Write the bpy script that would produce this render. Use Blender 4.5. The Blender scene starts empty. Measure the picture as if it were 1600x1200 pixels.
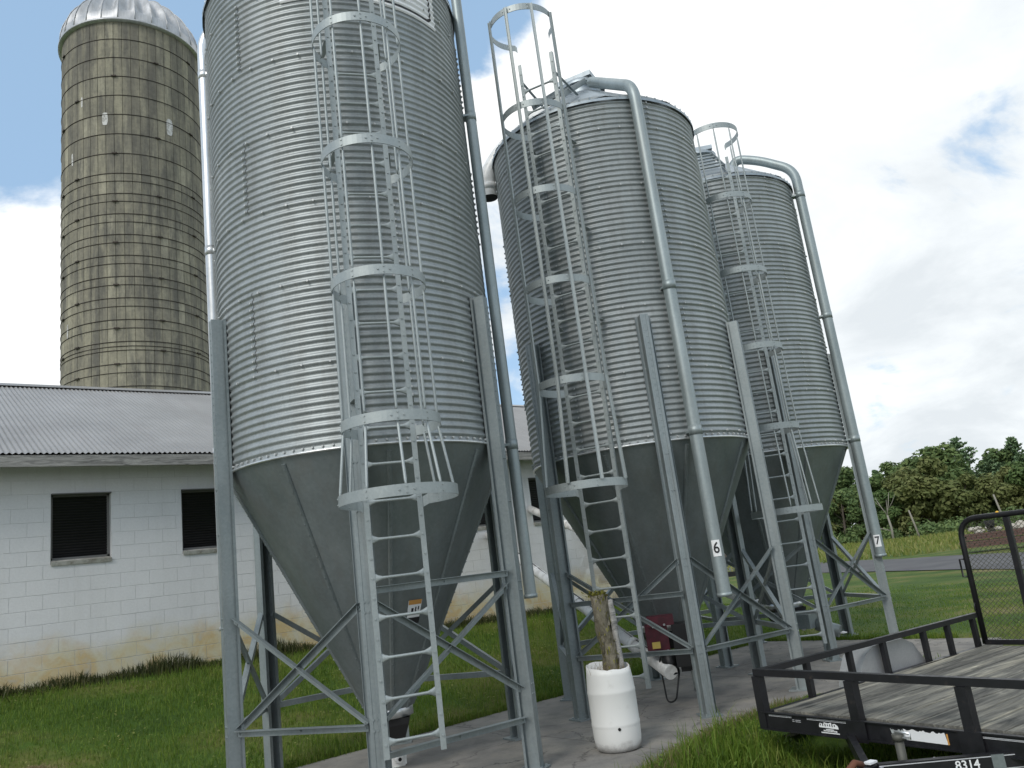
import bpy, bmesh, math, random
import numpy as np
from mathutils import Vector, Matrix, noise as mnoise
rnd = random.Random(11)
R = math.radians
S = bpy.context.scene
COL = S.collection

# ---------------------------------------------------------------- camera
CAM_H = 1.68
cam_data = bpy.data.cameras.new('camera')
cam = bpy.data.objects.new('camera', cam_data); COL.objects.link(cam)
up = Vector((-684, -5350, 1248)).normalized()
ex = Vector((1520, 97, 1248)); ex = (ex - ex.dot(up) * up).normalized()
ey = up.cross(ex)
W = Matrix((ex, ey, up))                       # photo camera axes (right, down, forward) -> world
right, down, fwd = W @ Vector((1, 0, 0)), W @ Vector((0, 1, 0)), W @ Vector((0, 0, 1))
m = Matrix((right, -down, -fwd)).transposed().to_4x4()
m.translation = (0, 0, CAM_H)
cam.matrix_world = m
cam_data.sensor_width = 36; cam_data.lens = 36 * 1248 / 1600
cam_data.clip_start = 0.05; cam_data.clip_end = 4000
S.camera = cam

# ---------------------------------------------------------------- sky, sun, exposure
SUN_AZ, SUN_EL = 200.0, 42.0
wd = bpy.data.worlds.new('World'); S.world = wd; wd.use_nodes = True
nt = wd.node_tree; nt.nodes.clear()
def N(tree, kind, **kw):
    n = tree.nodes.new(kind)
    for k, v in kw.items():
        if k.startswith('i_'):
            key = k[2:]; key = int(key) if key.isdigit() else key.replace('_', ' ')
            n.inputs[key].default_value = v
        else: setattr(n, k, v)
    return n
def L(tree, a, ao, b, bi): tree.links.new(a.outputs[ao], b.inputs[bi])
out = N(nt, 'ShaderNodeOutputWorld'); bg = N(nt, 'ShaderNodeBackground', i_Strength=0.1)
L(nt, bg, 0, out, 0)
sky = N(nt, 'ShaderNodeTexSky', sky_type='NISHITA', sun_disc=False)
sky.sun_elevation = R(SUN_EL); sky.sun_rotation = R(90 - SUN_AZ); sky.air_density = 1.0; sky.dust_density = 1.5
tc = N(nt, 'ShaderNodeTexCoord')
sep = N(nt, 'ShaderNodeSeparateXYZ'); L(nt, tc, 'Generated', sep, 0)
def M(tree, op, a, b=None, c=None, clamp=False):
    n = N(tree, 'ShaderNodeMath', operation=op, use_clamp=clamp)
    for i, v in enumerate((a, b, c)):
        if v is None: continue
        if isinstance(v, (int, float)): n.inputs[i].default_value = v
        else: tree.links.new(v, n.inputs[i])
    return n.outputs[0]
zc = M(nt, 'ADD', M(nt, 'MAXIMUM', sep.outputs[2], 0.0), 0.32)
cx = M(nt, 'DIVIDE', sep.outputs[0], zc); cy = M(nt, 'DIVIDE', sep.outputs[1], zc)
comb = N(nt, 'ShaderNodeCombineXYZ'); nt.links.new(cx, comb.inputs[0]); nt.links.new(cy, comb.inputs[1])
def sky_noise(scale, detail, rough, dist, off):
    mp = N(nt, 'ShaderNodeMapping'); mp.inputs['Location'].default_value = off
    L(nt, comb, 0, mp, 0)
    n = N(nt, 'ShaderNodeTexNoise'); n.inputs['Scale'].default_value = scale; n.inputs['Detail'].default_value = detail
    n.inputs['Roughness'].default_value = rough; n.inputs['Distortion'].default_value = dist
    L(nt, mp, 0, n, 0); return n.outputs[0]
n_cov = sky_noise(2.1, 11, 0.60, 0.35, (3.1, 1.7, 0))
n_sh = sky_noise(2.8, 9, 0.60, 0.25, (7.3, 4.2, 2))
def blob(az, el_t, r0, r1):
    d = Vector((math.cos(R(az)), math.sin(R(az)), el_t)).normalized()
    vm = N(nt, 'ShaderNodeVectorMath', operation='DOT_PRODUCT'); vm.inputs[1].default_value = d
    L(nt, tc, 'Generated', vm, 0)
    mr = N(nt, 'ShaderNodeMapRange', interpolation_type='SMOOTHSTEP')
    nt.links.new(vm.outputs['Value'], mr.inputs[0])
    mr.inputs[1].default_value = math.cos(R(r1)); mr.inputs[2].default_value = math.cos(R(r0))
    return mr.outputs[0]
cov = M(nt, 'ADD', M(nt, 'MULTIPLY', M(nt, 'SUBTRACT', n_cov, 0.5), 4.2), 0.55)
for az, el_t, r0, r1, w in [(84, .80, 2, 19, -1.25), (48.8, .84, 1, 8, -1.5), (17.5, .41, .5, 6, -.62), (22.5, .36, .3, 4, -.45), (20, .50, 3, 12, .5), (23, .72, 4, 15, 1.5), (36, .85, 6, 16, .9), (83, .40, 3, 11, .8), (30, .25, 6, 22, .35), (140, .6, 5, 25, -.7), (-60, .9, 5, 25, -.7), (230, .8, 4, 22, -.7), (-120, .5, 3, 20, -.6)]:
    cov = M(nt, 'ADD', cov, M(nt, 'MULTIPLY', blob(az, el_t, r0, r1), w))
mask = N(nt, 'ShaderNodeMapRange', interpolation_type='SMOOTHSTEP'); nt.links.new(cov, mask.inputs[0])
mask.inputs[1].default_value = 0.0; mask.inputs[2].default_value = 0.55
cr = N(nt, 'ShaderNodeValToRGB'); nt.links.new(n_sh, cr.inputs[0])
e = cr.color_ramp.elements
e[0].position = .38; e[0].color = (.60, .64, .67, 1); e[1].position = .62; e[1].color = (.76, .795, .815, 1)
thick = N(nt, 'ShaderNodeMix', data_type='RGBA'); thick.inputs['A'].default_value = (.80, .84, .88, 1)
nt.links.new(cr.outputs[0], thick.inputs['A']); thick.inputs['B'].default_value = (.90, .905, .905, 1)
br = 0
for az, el_t, r0, r1, w in [(41, .78, 5, 15, 1.0), (83, .42, 4, 13, .9), (190, .9, 8, 40, 1.0), (27, .62, 4, 14, .35), (-30, .5, 5, 25, .6), (120, .35, 5, 25, .6), (-100, .7, 5, 30, .6)]:
    b_ = M(nt, 'MULTIPLY', blob(az, el_t, r0, r1), w); br = b_ if br == 0 else M(nt, 'ADD', br, b_)
nt.links.new(M(nt, 'MINIMUM', br, 1.0), thick.inputs['Factor'])
scl = N(nt, 'ShaderNodeVectorMath', operation='SCALE'); scl.inputs['Scale'].default_value = 10.0
nt.links.new(thick.outputs['Result'], scl.inputs[0])
mixs = N(nt, 'ShaderNodeMix', data_type='RGBA')
nt.links.new(mask.outputs[0], mixs.inputs['Factor']); hz_ = N(nt, 'ShaderNodeMix', data_type='RGBA'); hz_.inputs['Factor'].default_value = .55; L(nt, sky, 0, hz_, 'A'); hz_.inputs['B'].default_value = (3.9, 5.9, 8.2, 1); nt.links.new(hz_.outputs['Result'], mixs.inputs['A']); L(nt, scl, 0, mixs, 'B')
nt.links.new(mixs.outputs['Result'], bg.inputs['Color'])

sl = bpy.data.lights.new('sun', 'SUN'); sl.energy = 1.2; sl.angle = R(18); sl.color = (1, .96, .9)
so = bpy.data.objects.new('sun', sl); COL.objects.link(so)
sd = Vector((math.cos(R(SUN_AZ)) * math.cos(R(SUN_EL)), math.sin(R(SUN_AZ)) * math.cos(R(SUN_EL)), math.sin(R(SUN_EL))))
so.rotation_euler = sd.to_track_quat('Z', 'Y').to_euler(); so.location = (0, 0, 40)

S.render.engine = 'CYCLES'
S.view_settings.view_transform = 'Standard'; S.view_settings.look = 'None'
S.view_settings.exposure = 0.42; S.view_settings.gamma = 1.0; S.view_settings.use_curve_mapping = False
S.cycles.max_bounces = 6; S.cycles.use_denoising = True

# ---------------------------------------------------------------- helpers
def tag(o, label=None, cat=None, group=None, kind=None):
    if label: o['label'] = label
    if cat: o['category'] = cat
    if group: o['group'] = group
    if kind: o['kind'] = kind
    return o
def empty(name, loc=(0, 0, 0), rz=0, label=None, cat=None, group=None):
    o = bpy.data.objects.new(name, None); COL.objects.link(o)
    o.location = loc; o.rotation_euler = (0, 0, rz); o.empty_display_size = .2
    return tag(o, label, cat, group)
def link(name, mesh, parent=None, loc=(0, 0, 0), rz=0, kind=None):
    o = bpy.data.objects.new(name, mesh); COL.objects.link(o)
    o.parent = parent; o.location = loc; o.rotation_euler = (0, 0, rz)
    if kind: o['kind'] = kind
    return o
class MB:
    def __init__(s): s.v = []; s.f = []; s.sm = []
    def add(s, verts, faces, smooth=False):
        o = len(s.v); s.v += [tuple(p) for p in verts]
        s.f += [tuple(i + o for i in f) for f in faces]; s.sm += [smooth] * len(faces)
        return s
    def box(s, c, size, ax=None):
        c = Vector(c); hx, hy, hz = [q / 2 for q in size]
        X, Y, Z = ax if ax else (Vector((1, 0, 0)), Vector((0, 1, 0)), Vector((0, 0, 1)))
        vs = [c + X * (i * hx) + Y * (j * hy) + Z * (k * hz) for k in (-1, 1) for j in (-1, 1) for i in (-1, 1)]
        return s.add(vs, [(0, 2, 3, 1), (4, 5, 7, 6), (0, 1, 5, 4), (2, 6, 7, 3), (0, 4, 6, 2), (1, 3, 7, 5)])
    def frame(s, p1, p2, upv):
        p1, p2 = Vector(p1), Vector(p2); d = (p2 - p1).normalized(); u = Vector(upv)
        if abs(u.normalized().dot(d)) > .98: u = Vector((1, 0, 0)) if abs(d.x) < .9 else Vector((0, 1, 0))
        x = d.cross(u).normalized(); return d, x, x.cross(d).normalized()
    def bar(s, p1, p2, w, h, upv=(0, 0, 1)):
        d, x, y = s.frame(p1, p2, upv); p1, p2 = Vector(p1), Vector(p2)
        return s.box((p1 + p2) / 2, (w, h, (p2 - p1).length), (x, y, d))
    def prof(s, prof, p1, p2, upv=(0, 0, 1), closed=True):
        """2-D outline (x across, y along upv) swept from p1 to p2, capped."""
        d, x, y = s.frame(p1, p2, upv); n = len(prof)
        vs = [Vector(p) + x * a + y * b for p in (p1, p2) for a, b in prof]
        fs = [(i, (i + 1) % n, n + (i + 1) % n, n + i) for i in range(n if closed else n - 1)]
        if closed: fs += [tuple(range(n - 1, -1, -1)), tuple(range(n, 2 * n))]
        return s.add(vs, fs)
    def tube(s, pts, r, n=10, cap=True, smooth=True):
        pts = [Vector(p) for p in pts]; rs = r if isinstance(r, (list, tuple)) else [r] * len(pts)
        ref = None; vs = []
        for i, p in enumerate(pts):
            a = pts[max(0, i - 1)]; b = pts[min(len(pts) - 1, i + 1)]; d = (b - a).normalized()
            if ref is None:
                u = Vector((0, 0, 1)) if abs(d.z) < .9 else Vector((1, 0, 0)); ref = d.cross(u).normalized()
            ref = (ref - ref.dot(d) * d).normalized(); q = d.cross(ref)
            for k in range(n):
                t = 2 * math.pi * k / n; vs.append(p + (ref * math.cos(t) + q * math.sin(t)) * rs[i])
        fs = []
        for i in range(len(pts) - 1):
            for k in range(n): fs.append((i * n + k, i * n + (k + 1) % n, (i + 1) * n + (k + 1) % n, (i + 1) * n + k))
        s.add(vs, fs, smooth)
        if cap:
            o = len(s.v) - len(vs)
            s.f += [tuple(o + k for k in range(n - 1, -1, -1)), tuple(o + (len(pts) - 1) * n + k for k in range(n))]; s.sm += [False, False]
        return s
    def lathe(s, prof, n=32, c=(0, 0, 0), a0=0, a1=2 * math.pi, smooth=True):
        full = abs(a1 - a0) > 6.28; k = n if full else n + 1; vs = []
        for r_, z_ in prof:
            for i in range(k):
                a = a0 + (a1 - a0) * i / n; vs.append((c[0] + r_ * math.cos(a), c[1] + r_ * math.sin(a), c[2] + z_))
        fs = []
        for j in range(len(prof) - 1):
            for i in range(n):
                i2 = (i + 1) % k if full else i + 1
                fs.append((j * k + i, j * k + i2, (j + 1) * k + i2, (j + 1) * k + i))
        return s.add(vs, fs, smooth)
    def bolt(s, p, nrm, r=.011, h=.009):
        p = Vector(p); nrm = Vector(nrm).normalized(); u = nrm.cross(Vector((0, 0, 1)))
        if u.length < .1: u = Vector((1, 0, 0))
        u.normalize(); w = nrm.cross(u)
        a = [p - nrm * .004 + (u * math.cos(t) + w * math.sin(t)) * r for t in [k * math.pi / 3 for k in range(6)]]
        b = [q + nrm * (h + .004) for q in a]; b = [p + (q - p) * .8 + nrm * h * .2 for q in b]
        return s.add(a + b, [(k, (k + 1) % 6, 6 + (k + 1) % 6, 6 + k) for k in range(6)] + [(6, 7, 8, 9, 10, 11)])
    def mesh(s, name, mat):
        me = bpy.data.meshes.new(name); me.from_pydata(s.v, [], s.f)
        me.polygons.foreach_set('use_smooth', s.sm); me.materials.append(mat); me.update(); return me
    def obj(s, name, mat, parent=None, loc=(0, 0, 0), rz=0, kind=None):
        return link(name, s.mesh(name, mat), parent, loc, rz, kind)
def bend(pts, r=.15, n=5):
    """round the corners of a polyline"""
    pts = [Vector(p) for p in pts]; o = [pts[0]]
    for a, b, c in zip(pts, pts[1:], pts[2:]):
        k = min(r, (a - b).length * .49, (c - b).length * .49)
        p, q = b + (a - b).normalized() * k, b + (c - b).normalized() * k
        for i in range(n + 1):
            t = i / n; o.append(p * (1 - t) ** 2 + b * 2 * t * (1 - t) + q * t * t)
    return o + [pts[-1]]
V = lambda z: Vector((0, 0, z))
def polar(r, a, z=0): return Vector((r * math.cos(a), r * math.sin(a), z))
def text_mesh(txt, size, mat, extrude=.001, sx=1.0):
    c = bpy.data.curves.new('lettering', 'FONT'); c.body = txt; c.size = size; c.extrude = extrude
    c.align_x = 'CENTER'; c.align_y = 'CENTER'; c.resolution_u = 3; c.offset = size * .012
    o = bpy.data.objects.new('lettering', c); COL.objects.link(o)
    dg = bpy.context.evaluated_depsgraph_get(); me = bpy.data.meshes.new_from_object(o.evaluated_get(dg))
    bpy.data.objects.remove(o); me.materials.clear(); me.materials.append(mat); return me

# ---------------------------------------------------------------- materials
def mat(name, col=(.5, .5, .5), rough=.6, metal=0.0, spec=.5):
    mt = bpy.data.materials.new(name); mt.use_nodes = True
    b = mt.node_tree.nodes['Principled BSDF']
    b.inputs['Base Color'].default_value = (*col, 1); b.inputs['Roughness'].default_value = rough
    b.inputs['Metallic'].default_value = metal; b.inputs['Specular IOR Level'].default_value = spec
    return mt, mt.node_tree, b
def coords(t, root=None, scale=(1, 1, 1)):
    c = N(t, 'ShaderNodeTexCoord')
    if root: c.object = root
    mp = N(t, 'ShaderNodeMapping'); mp.inputs['Scale'].default_value = scale
    L(t, c, 'Object', mp, 0); return mp
def tnoise(t, vec, scale, detail=4, rough=.55, dist=0):
    n = N(t, 'ShaderNodeTexNoise'); n.inputs['Scale'].default_value = scale; n.inputs['Detail'].default_value = detail
    n.inputs['Roughness'].default_value = rough; n.inputs['Distortion'].default_value = dist
    t.links.new(vec.outputs[0], n.inputs[0]); return n
def ramp(t, src, stops, interp='LINEAR'):
    r_ = N(t, 'ShaderNodeValToRGB'); r_.color_ramp.interpolation = interp
    el = r_.color_ramp.elements
    while len(el) < len(stops): el.new(.5)
    for e_, (p, c) in zip(el, stops): e_.position = p; e_.color = (*c, 1) if len(c) == 3 else c
    t.links.new(src, r_.inputs[0]); return r_
def mixc(t, fac, a, b, blend='MIX'):
    n = N(t, 'ShaderNodeMix', data_type='RGBA', blend_type=blend)
    for key, v in (('Factor', fac), ('A', a), ('B', b)):
        if isinstance(v, (int, float)): n.inputs[key].default_value = v
        elif isinstance(v, tuple): n.inputs[key].default_value = (*v, 1)
        else: t.links.new(v, n.inputs[key])
    return n.outputs['Result']
def bump(t, b, h, strength=.3, dist=.01):
    n = N(t, 'ShaderNodeBump'); n.inputs['Strength'].default_value = strength; n.inputs['Distance'].default_value = dist
    t.links.new(h, n.inputs['Height']); t.links.new(n.outputs[0], b.inputs['Normal'])
def galv(name, c0, c1, r0, r1, metal=.85, scale=55, streak=True):
    mt, t, b = mat(name, c0, r0, metal)
    v = coords(t); vo = N(t, 'ShaderNodeTexVoronoi'); vo.inputs['Scale'].default_value = scale; t.links.new(v.outputs[0], vo.inputs[0])
    sp = N(t, 'ShaderNodeSeparateColor'); t.links.new(vo.outputs['Color'], sp.inputs[0])
    big = tnoise(t, v, 1.3, 5, .6); info = N(t, 'ShaderNodeObjectInfo')
    f = M(t, 'ADD', M(t, 'MULTIPLY', sp.outputs[0], .2), M(t, 'MULTIPLY', big.outputs[0], .8))
    f = M(t, 'ADD', f, M(t, 'MULTIPLY', M(t, 'SUBTRACT', info.outputs['Random'], .5), .22))
    col = ramp(t, f, [(.25, c0), (.75, c1)]).outputs[0]
    if streak:
        vs = coords(t, None, (9, 9, .5)); st = tnoise(t, vs, 1.0, 4, .6)
        col = mixc(t, M(t, 'MULTIPLY', ramp(t, st.outputs[0], [(.48, (0, 0, 0)), (.74, (1, 1, 1))]).outputs[0], .42), col, (.20, .20, .185))
        bl = tnoise(t, coords(t, None, (1, 1, .45)), 2.6, 6, .65, .6); col = mixc(t, .30, col, ramp(t, bl.outputs[0], [(.35, (.72, .72, .72)), (.65, (1.3, 1.3, 1.3))]).outputs[0], 'MULTIPLY')
    t.links.new(col, b.inputs['Base Color'])
    rr = M(t, 'ADD', M(t, 'MULTIPLY', f, r1 - r0), r0, clamp=True); t.links.new(rr, b.inputs['Roughness'])
    return mt
G_BODY = galv('galvanised_sheet', (.26, .288, .290), (.375, .402, .403), .42, .56, .52, 60)
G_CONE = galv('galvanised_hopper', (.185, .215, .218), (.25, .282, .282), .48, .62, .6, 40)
G_LEG = galv('galvanised_leg', (.225, .262, .268), (.315, .352, .355), .42, .58, .6, 50)
G_LAD = galv('galvanised_ladder', (.30, .335, .335), (.40, .44, .435), .45, .6, .5, 70, False)
G_PIPE = galv('galvanised_pipe', (.275, .325, .33), (.355, .405, .408), .42, .55, .5, 45)
G_BRIGHT = galv('bright_aluminium', (.62, .64, .64), (.74, .75, .75), .28, .38, .75, 30)
G_ROOF = galv('galvanised_roof', (.32, .37, .40), (.42, .47, .50), .42, .55, .65, 40)
M_BOLT, *_ = mat('bolt_steel', (.50, .515, .51), .5, .35)
M_BLACKP, *_ = mat('black_plastic', (.012, .012, .013), .45)
M_HOLE, *_ = mat('dark_inside', (.01, .01, .01), .9)
M_PVC, t, b = mat('white_pvc', (.72, .72, .70), .35)
v = coords(t); n_ = tnoise(t, v, 6, 6, .65)
t.links.new(ramp(t, n_.outputs[0], [(.3, (.55, .54, .50)), (.55, (.84, .84, .82))]).outputs[0], b.inputs['Base Color'])
M_WHITE, *_ = mat('white_plate', (.84, .85, .85), .5)
M_INK, *_ = mat('black_ink', (.012, .012, .014), .5)
M_RED, t, b = mat('dull_red_paint', (.16, .012, .028), .45)
v = coords(t); n_ = tnoise(t, v, 14, 4); t.links.new(ramp(t, n_.outputs[0], [(.3, (.055, .008, .015)), (.7, (.115, .012, .026))]).outputs[0], b.inputs['Base Color'])
M_YEL, *_ = mat('yellow_label', (.55, .42, .10), .5)
M_ORANGE, *_ = mat('orange_label', (.60, .30, .08), .5)
M_CABLE, *_ = mat('black_cable', (.015, .015, .015), .5)

# ---------------------------------------------------------------- ground
PAD_Y0, PAD_Y1, PAD_X0, PAD_X1 = 4.70, 8.46, -3.0, 12.05
def sst(a, b, x):
    t_ = min(1, max(0, (x - a) / (b - a))); return t_ * t_ * (3 - 2 * t_)
def gz(x, y):
    fade = 1 - sst(11.5, 20, x)
    zb = (.95 - .018 * x) * fade + .10 * (1 - fade)
    zn = zb * sst(PAD_Y1 - .6, 13.6, y) if y > PAD_Y1 - .6 else 0
    zs = -.30 * sst(0, .9 - .72 * sst(6.2, 6.7, x), PAD_Y0 - y) * (1 - .8 * sst(3, 6, math.hypot(x - 0, y - 0) < 3 and 6 or 0))
    far = -.42 * sst(13, 32, x)
    z = zn + zs * (1 - sst(11, 30, x)) + far
    d = math.hypot(x, y)
    if d > 60: z += (mnoise.noise((x * .012, y * .012, 0)) * 1.2 + .2) * sst(60, 140, d)
    if d > 12 or y > PAD_Y1: z += mnoise.noise((x * .35, y * .35, 3)) * .035
    return z
def verge(x): return min(5.08, 4.60 + max(0, x - 4.6) * .27)     # where the turf creeps over the slab's front edge
def in_pad(x, y): return PAD_X0 < x < PAD_X1 and PAD_Y0 < y < PAD_Y1
def axis(lo, hi, step, far, g=1.16):
    a = list(np.arange(lo, hi + 1e-6, step)); s_ = step; x = hi
    while x < far: s_ *= g; x += s_; a.append(x)
    s_ = step; x = lo; pre = []
    while x > -far: s_ *= g; x -= s_; pre.append(x)
    return pre[::-1] + a
xs, ys = axis(-3, 26, .3, 2600), axis(-3, 26, .3, 2600)
mb = MB()
vv = []
for y in ys:
    for x in xs:
        z = gz(x, y)
        if PAD_X0 - .1 < x < PAD_X1 + .1 and PAD_Y0 - .1 < y < PAD_Y1 + .1: z = -.07
        vv.append((x, y, z))
nx = len(xs)
mb.add(vv, [(j * nx + i, j * nx + i + 1, (j + 1) * nx + i + 1, (j + 1) * nx + i) for j in range(len(ys) - 1) for i in range(nx - 1)], True)
M_GROUND, t, b = mat('lawn_soil', (.06, .08, .02), .9, 0, .2)
g = N(t, 'ShaderNodeNewGeometry'); mp = N(t, 'ShaderNodeMapping'); t.links.new(g.outputs['Position'], mp.inputs[0])
n1 = tnoise(t, mp, .55, 6, .6); n2 = tnoise(t, mp, 9, 5, .7); n3 = tnoise(t, mp, .06, 4, .5)
c_ = ramp(t, n1.outputs[0], [(.30, (.030, .064, .010)), (.48, (.058, .105, .016)), (.60, (.11, .125, .032)), (.72, (.19, .165, .075))]).outputs[0]
c_ = mixc(t, .55, c_, ramp(t, n2.outputs[0], [(.3, (.55, .55, .5)), (.7, (1.35, 1.35, 1.2))]).outputs[0], 'MULTIPLY')
sp = N(t, 'ShaderNodeSeparateXYZ'); t.links.new(g.outputs['Position'], sp.inputs[0])
ffar = N(t, 'ShaderNodeMapRange'); t.links.new(sp.outputs[0], ffar.inputs[0]); ffar.inputs[1].default_value = 42; ffar.inputs[2].default_value = 75
cf = ramp(t, n3.outputs[0], [(.35, (.085, .125, .022)), (.5, (.15, .165, .040)), (.62, (.20, .185, .060)), (.75, (.11, .15, .026))]).outputs[0]
c_ = mixc(t, ffar.outputs[0], c_, cf)
yd = M(t, 'ADD', M(t, 'MULTIPLY', sp.outputs[0], .6), M(t, 'MULTIPLY', sp.outputs[1], .8)); yd = M(t, 'ADD', yd, M(t, 'MULTIPLY', n1.outputs[0], 1.2))
yf = N(t, 'ShaderNodeMapRange'); t.links.new(yd, yf.inputs[0]); yf.inputs[1].default_value = 4.2; yf.inputs[2].default_value = 3.6
yg = N(t, 'ShaderNodeMapRange'); t.links.new(yd, yg.inputs[0]); yg.inputs[1].default_value = -16; yg.inputs[2].default_value = -14
c_ = mixc(t, M(t, 'MULTIPLY', yf.outputs[0], yg.outputs[0]), c_, ramp(t, n2.outputs[0], [(.3, (.20, .19, .175)), (.7, (.32, .31, .29))]).outputs[0]); t.links.new(c_, b.inputs['Base Color']); bump(t, b, n2.outputs[0], .6, .04)  # pale gravel added out of view, so the bins reflect less lawn green
tag(mb.obj('lawn', M_GROUND), None, None, None, 'structure')

# concrete pad, a few slabs with control joints
M_CONC, t, b = mat('old_concrete', (.25, .24, .22), .9)
g = N(t, 'ShaderNodeNewGeometry'); mp = N(t, 'ShaderNodeMapping'); t.links.new(g.outputs['Position'], mp.inputs[0])
n1 = tnoise(t, mp, .9, 7, .62, .4); n2 = tnoise(t, mp, 45, 4, .7); n3 = tnoise(t, mp, 3.2, 6, .65)
c_ = ramp(t, n1.outputs[0], [(.28, (.145, .14, .13)), (.48, (.225, .214, .195)), (.66, (.285, .268, .235)), (.8, (.34, .315, .26))]).outputs[0]
c_ = mixc(t, .5, c_, ramp(t, n3.outputs[0], [(.32, (.42, .42, .42)), (.5, (.95, .95, .95)), (.68, (1.25, 1.2, 1.08))]).outputs[0], 'MULTIPLY')
c_ = mixc(t, .35, c_, ramp(t, n2.outputs[0], [(.3, (.7, .7, .7)), (.7, (1.2, 1.2, 1.2))]).outputs[0], 'MULTIPLY')
wv = N(t, 'ShaderNodeVectorMath', operation='ADD'); dn = tnoise(t, mp, 1.4, 5, .6); sc2 = N(t, 'ShaderNodeVectorMath', operation='SCALE'); sc2.inputs['Scale'].default_value = .9; t.links.new(dn.outputs['Color'], sc2.inputs[0]); t.links.new(mp.outputs[0], wv.inputs[0]); t.links.new(sc2.outputs[0], wv.inputs[1])
ck = N(t, 'ShaderNodeTexVoronoi', feature='DISTANCE_TO_EDGE'); ck.inputs['Scale'].default_value = .55; t.links.new(wv.outputs[0], ck.inputs[0])
c_ = mixc(t, ramp(t, ck.outputs['Distance'], [(.0, (.8, .8, .8)), (.007, (0, 0, 0))]).outputs[0], c_, (.05, .047, .042))
sp_ = tnoise(t, mp, 1.9, 4, .6, .6); c_ = mixc(t, ramp(t, sp_.outputs[0], [(.58, (0, 0, 0)), (.70, (.55, .55, .55))]).outputs[0], c_, (.10, .095, .082))
t.links.new(c_, b.inputs['Base Color']); bump(t, b, n2.outputs[0], .35, .004)
mb = MB()
cuts = [PAD_X0, -.2, 2.6, 5.62, 8.95, PAD_X1]
for a_, b_ in zip(cuts, cuts[1:]):
    x0, x1 = a_ + .006, b_ - .006; y0, y1 = PAD_Y0, PAD_Y1
    nxx, nyy = 10, 10; vs = []; jig = lambda k: mnoise.noise((k * 2.3, a_, 5)) * .03
    for j in range(nyy + 1):
        for i in range(nxx + 1):
            x = x0 + (x1 - x0) * i / nxx; y = y0 + (y1 - y0) * j / nyy
            if j in (0, nyy): y += jig(x)
            vs.append((x, y, -.004 if (i in (0, nxx) or j in (0, nyy)) else 0.0))
    w_ = nxx + 1; fs = [(j * w_ + i, j * w_ + i + 1, (j + 1) * w_ + i + 1, (j + 1) * w_ + i) for j in range(nyy) for i in range(nxx)]
    loop = [i for i in range(w_)] + [j * w_ + nxx for j in range(1, nyy + 1)] + [nyy * w_ + i for i in range(nxx - 1, -1, -1)] + [j * w_ for j in range(nyy - 1, 0, -1)]
    base = len(vs); vs += [(vs[k][0], vs[k][1], -.14) for k in loop]; q = len(loop)
    fs += [(loop[(k + 1) % q], loop[k], base + k, base + (k + 1) % q) for k in range(q)]
    mb.add(vs, fs)
mb.box(((PAD_X0 + PAD_X1) / 2, (PAD_Y0 + PAD_Y1) / 2, -.06), (PAD_X1 - PAD_X0 - .1, PAD_Y1 - PAD_Y0 - .1, .08))
tag(mb.obj('concrete_pad', M_CONC), None, None, None, 'structure')

# road
M_ROAD, t, b = mat('asphalt', (.06, .06, .062), .9)
g = N(t, 'ShaderNodeNewGeometry'); mp = N(t, 'ShaderNodeMapping'); t.links.new(g.outputs['Position'], mp.inputs[0])
n1 = tnoise(t, mp, .5, 6, .6); t.links.new(ramp(t, n1.outputs[0], [(.3, (.060, .060, .064)), (.7, (.10, .10, .102))]).outputs[0], b.inputs['Base Color'])
mb = MB(); rd = Vector((math.cos(R(59)), math.sin(R(59)))); rp = Vector((rd.y, -rd.x)); vs = []
ks = list(range(-60, 121))
for k in ks:
    c = Vector((37.8, 17.4)) + rd * (k * 2)
    for w_ in (-3.3, -1.1, 1.1, 3.3):
        p = c + rp * w_; vs.append((p.x, p.y, gz(p.x, p.y) + (.03 if abs(w_) > 2 else .09)))
mb.add(vs, [(i * 4 + j, i * 4 + j + 1, i * 4 + j + 5, i * 4 + j + 4) for i in range(len(ks) - 1) for j in range(3)], True)
tag(mb.obj('road', M_ROAD), None, None, None, 'structure')

# ---------------------------------------------------------------- feed bins
RB, Z_RING, PITCH = 1.37, 2.86, .0691
def sheet_mesh(NC):
    ns, na = 8, 40; A = R(120); ov = R(1.6); vs = []; rows = NC * ns + 4
    for j in range(rows + 1):
        z = j * PITCH / ns; u_ = (j / ns) % 1; ph = math.pi * u_ / .58 if u_ < .58 else math.pi + math.pi * (u_ - .58) / .42  # upward slope shaped longer than the downward one to widen the light bands
        c = math.cos(ph); prof = math.copysign(abs(c) ** .7, c) * .0080
        lip = -.0025 * max(0, 1 - j / 3.0) + .0025 * (1 if j > rows - 5 else 0)
        for i in range(na + 1):
            u = i / na; a = -ov / 2 + (A + ov) * u
            r_ = RB + prof + lip + .006 * u
            vs.append(polar(r_, a, z))
    w_ = na + 1
    return MB().add(vs, [(j * w_ + i, j * w_ + i + 1, (j + 1) * w_ + i + 1, (j + 1) * w_ + i) for j in range(rows) for i in range(na)], True).mesh('wall_sheet', G_BODY)
ME_SHEET = {n: sheet_mesh(n) for n in (1, 6, 7, 11)}
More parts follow.
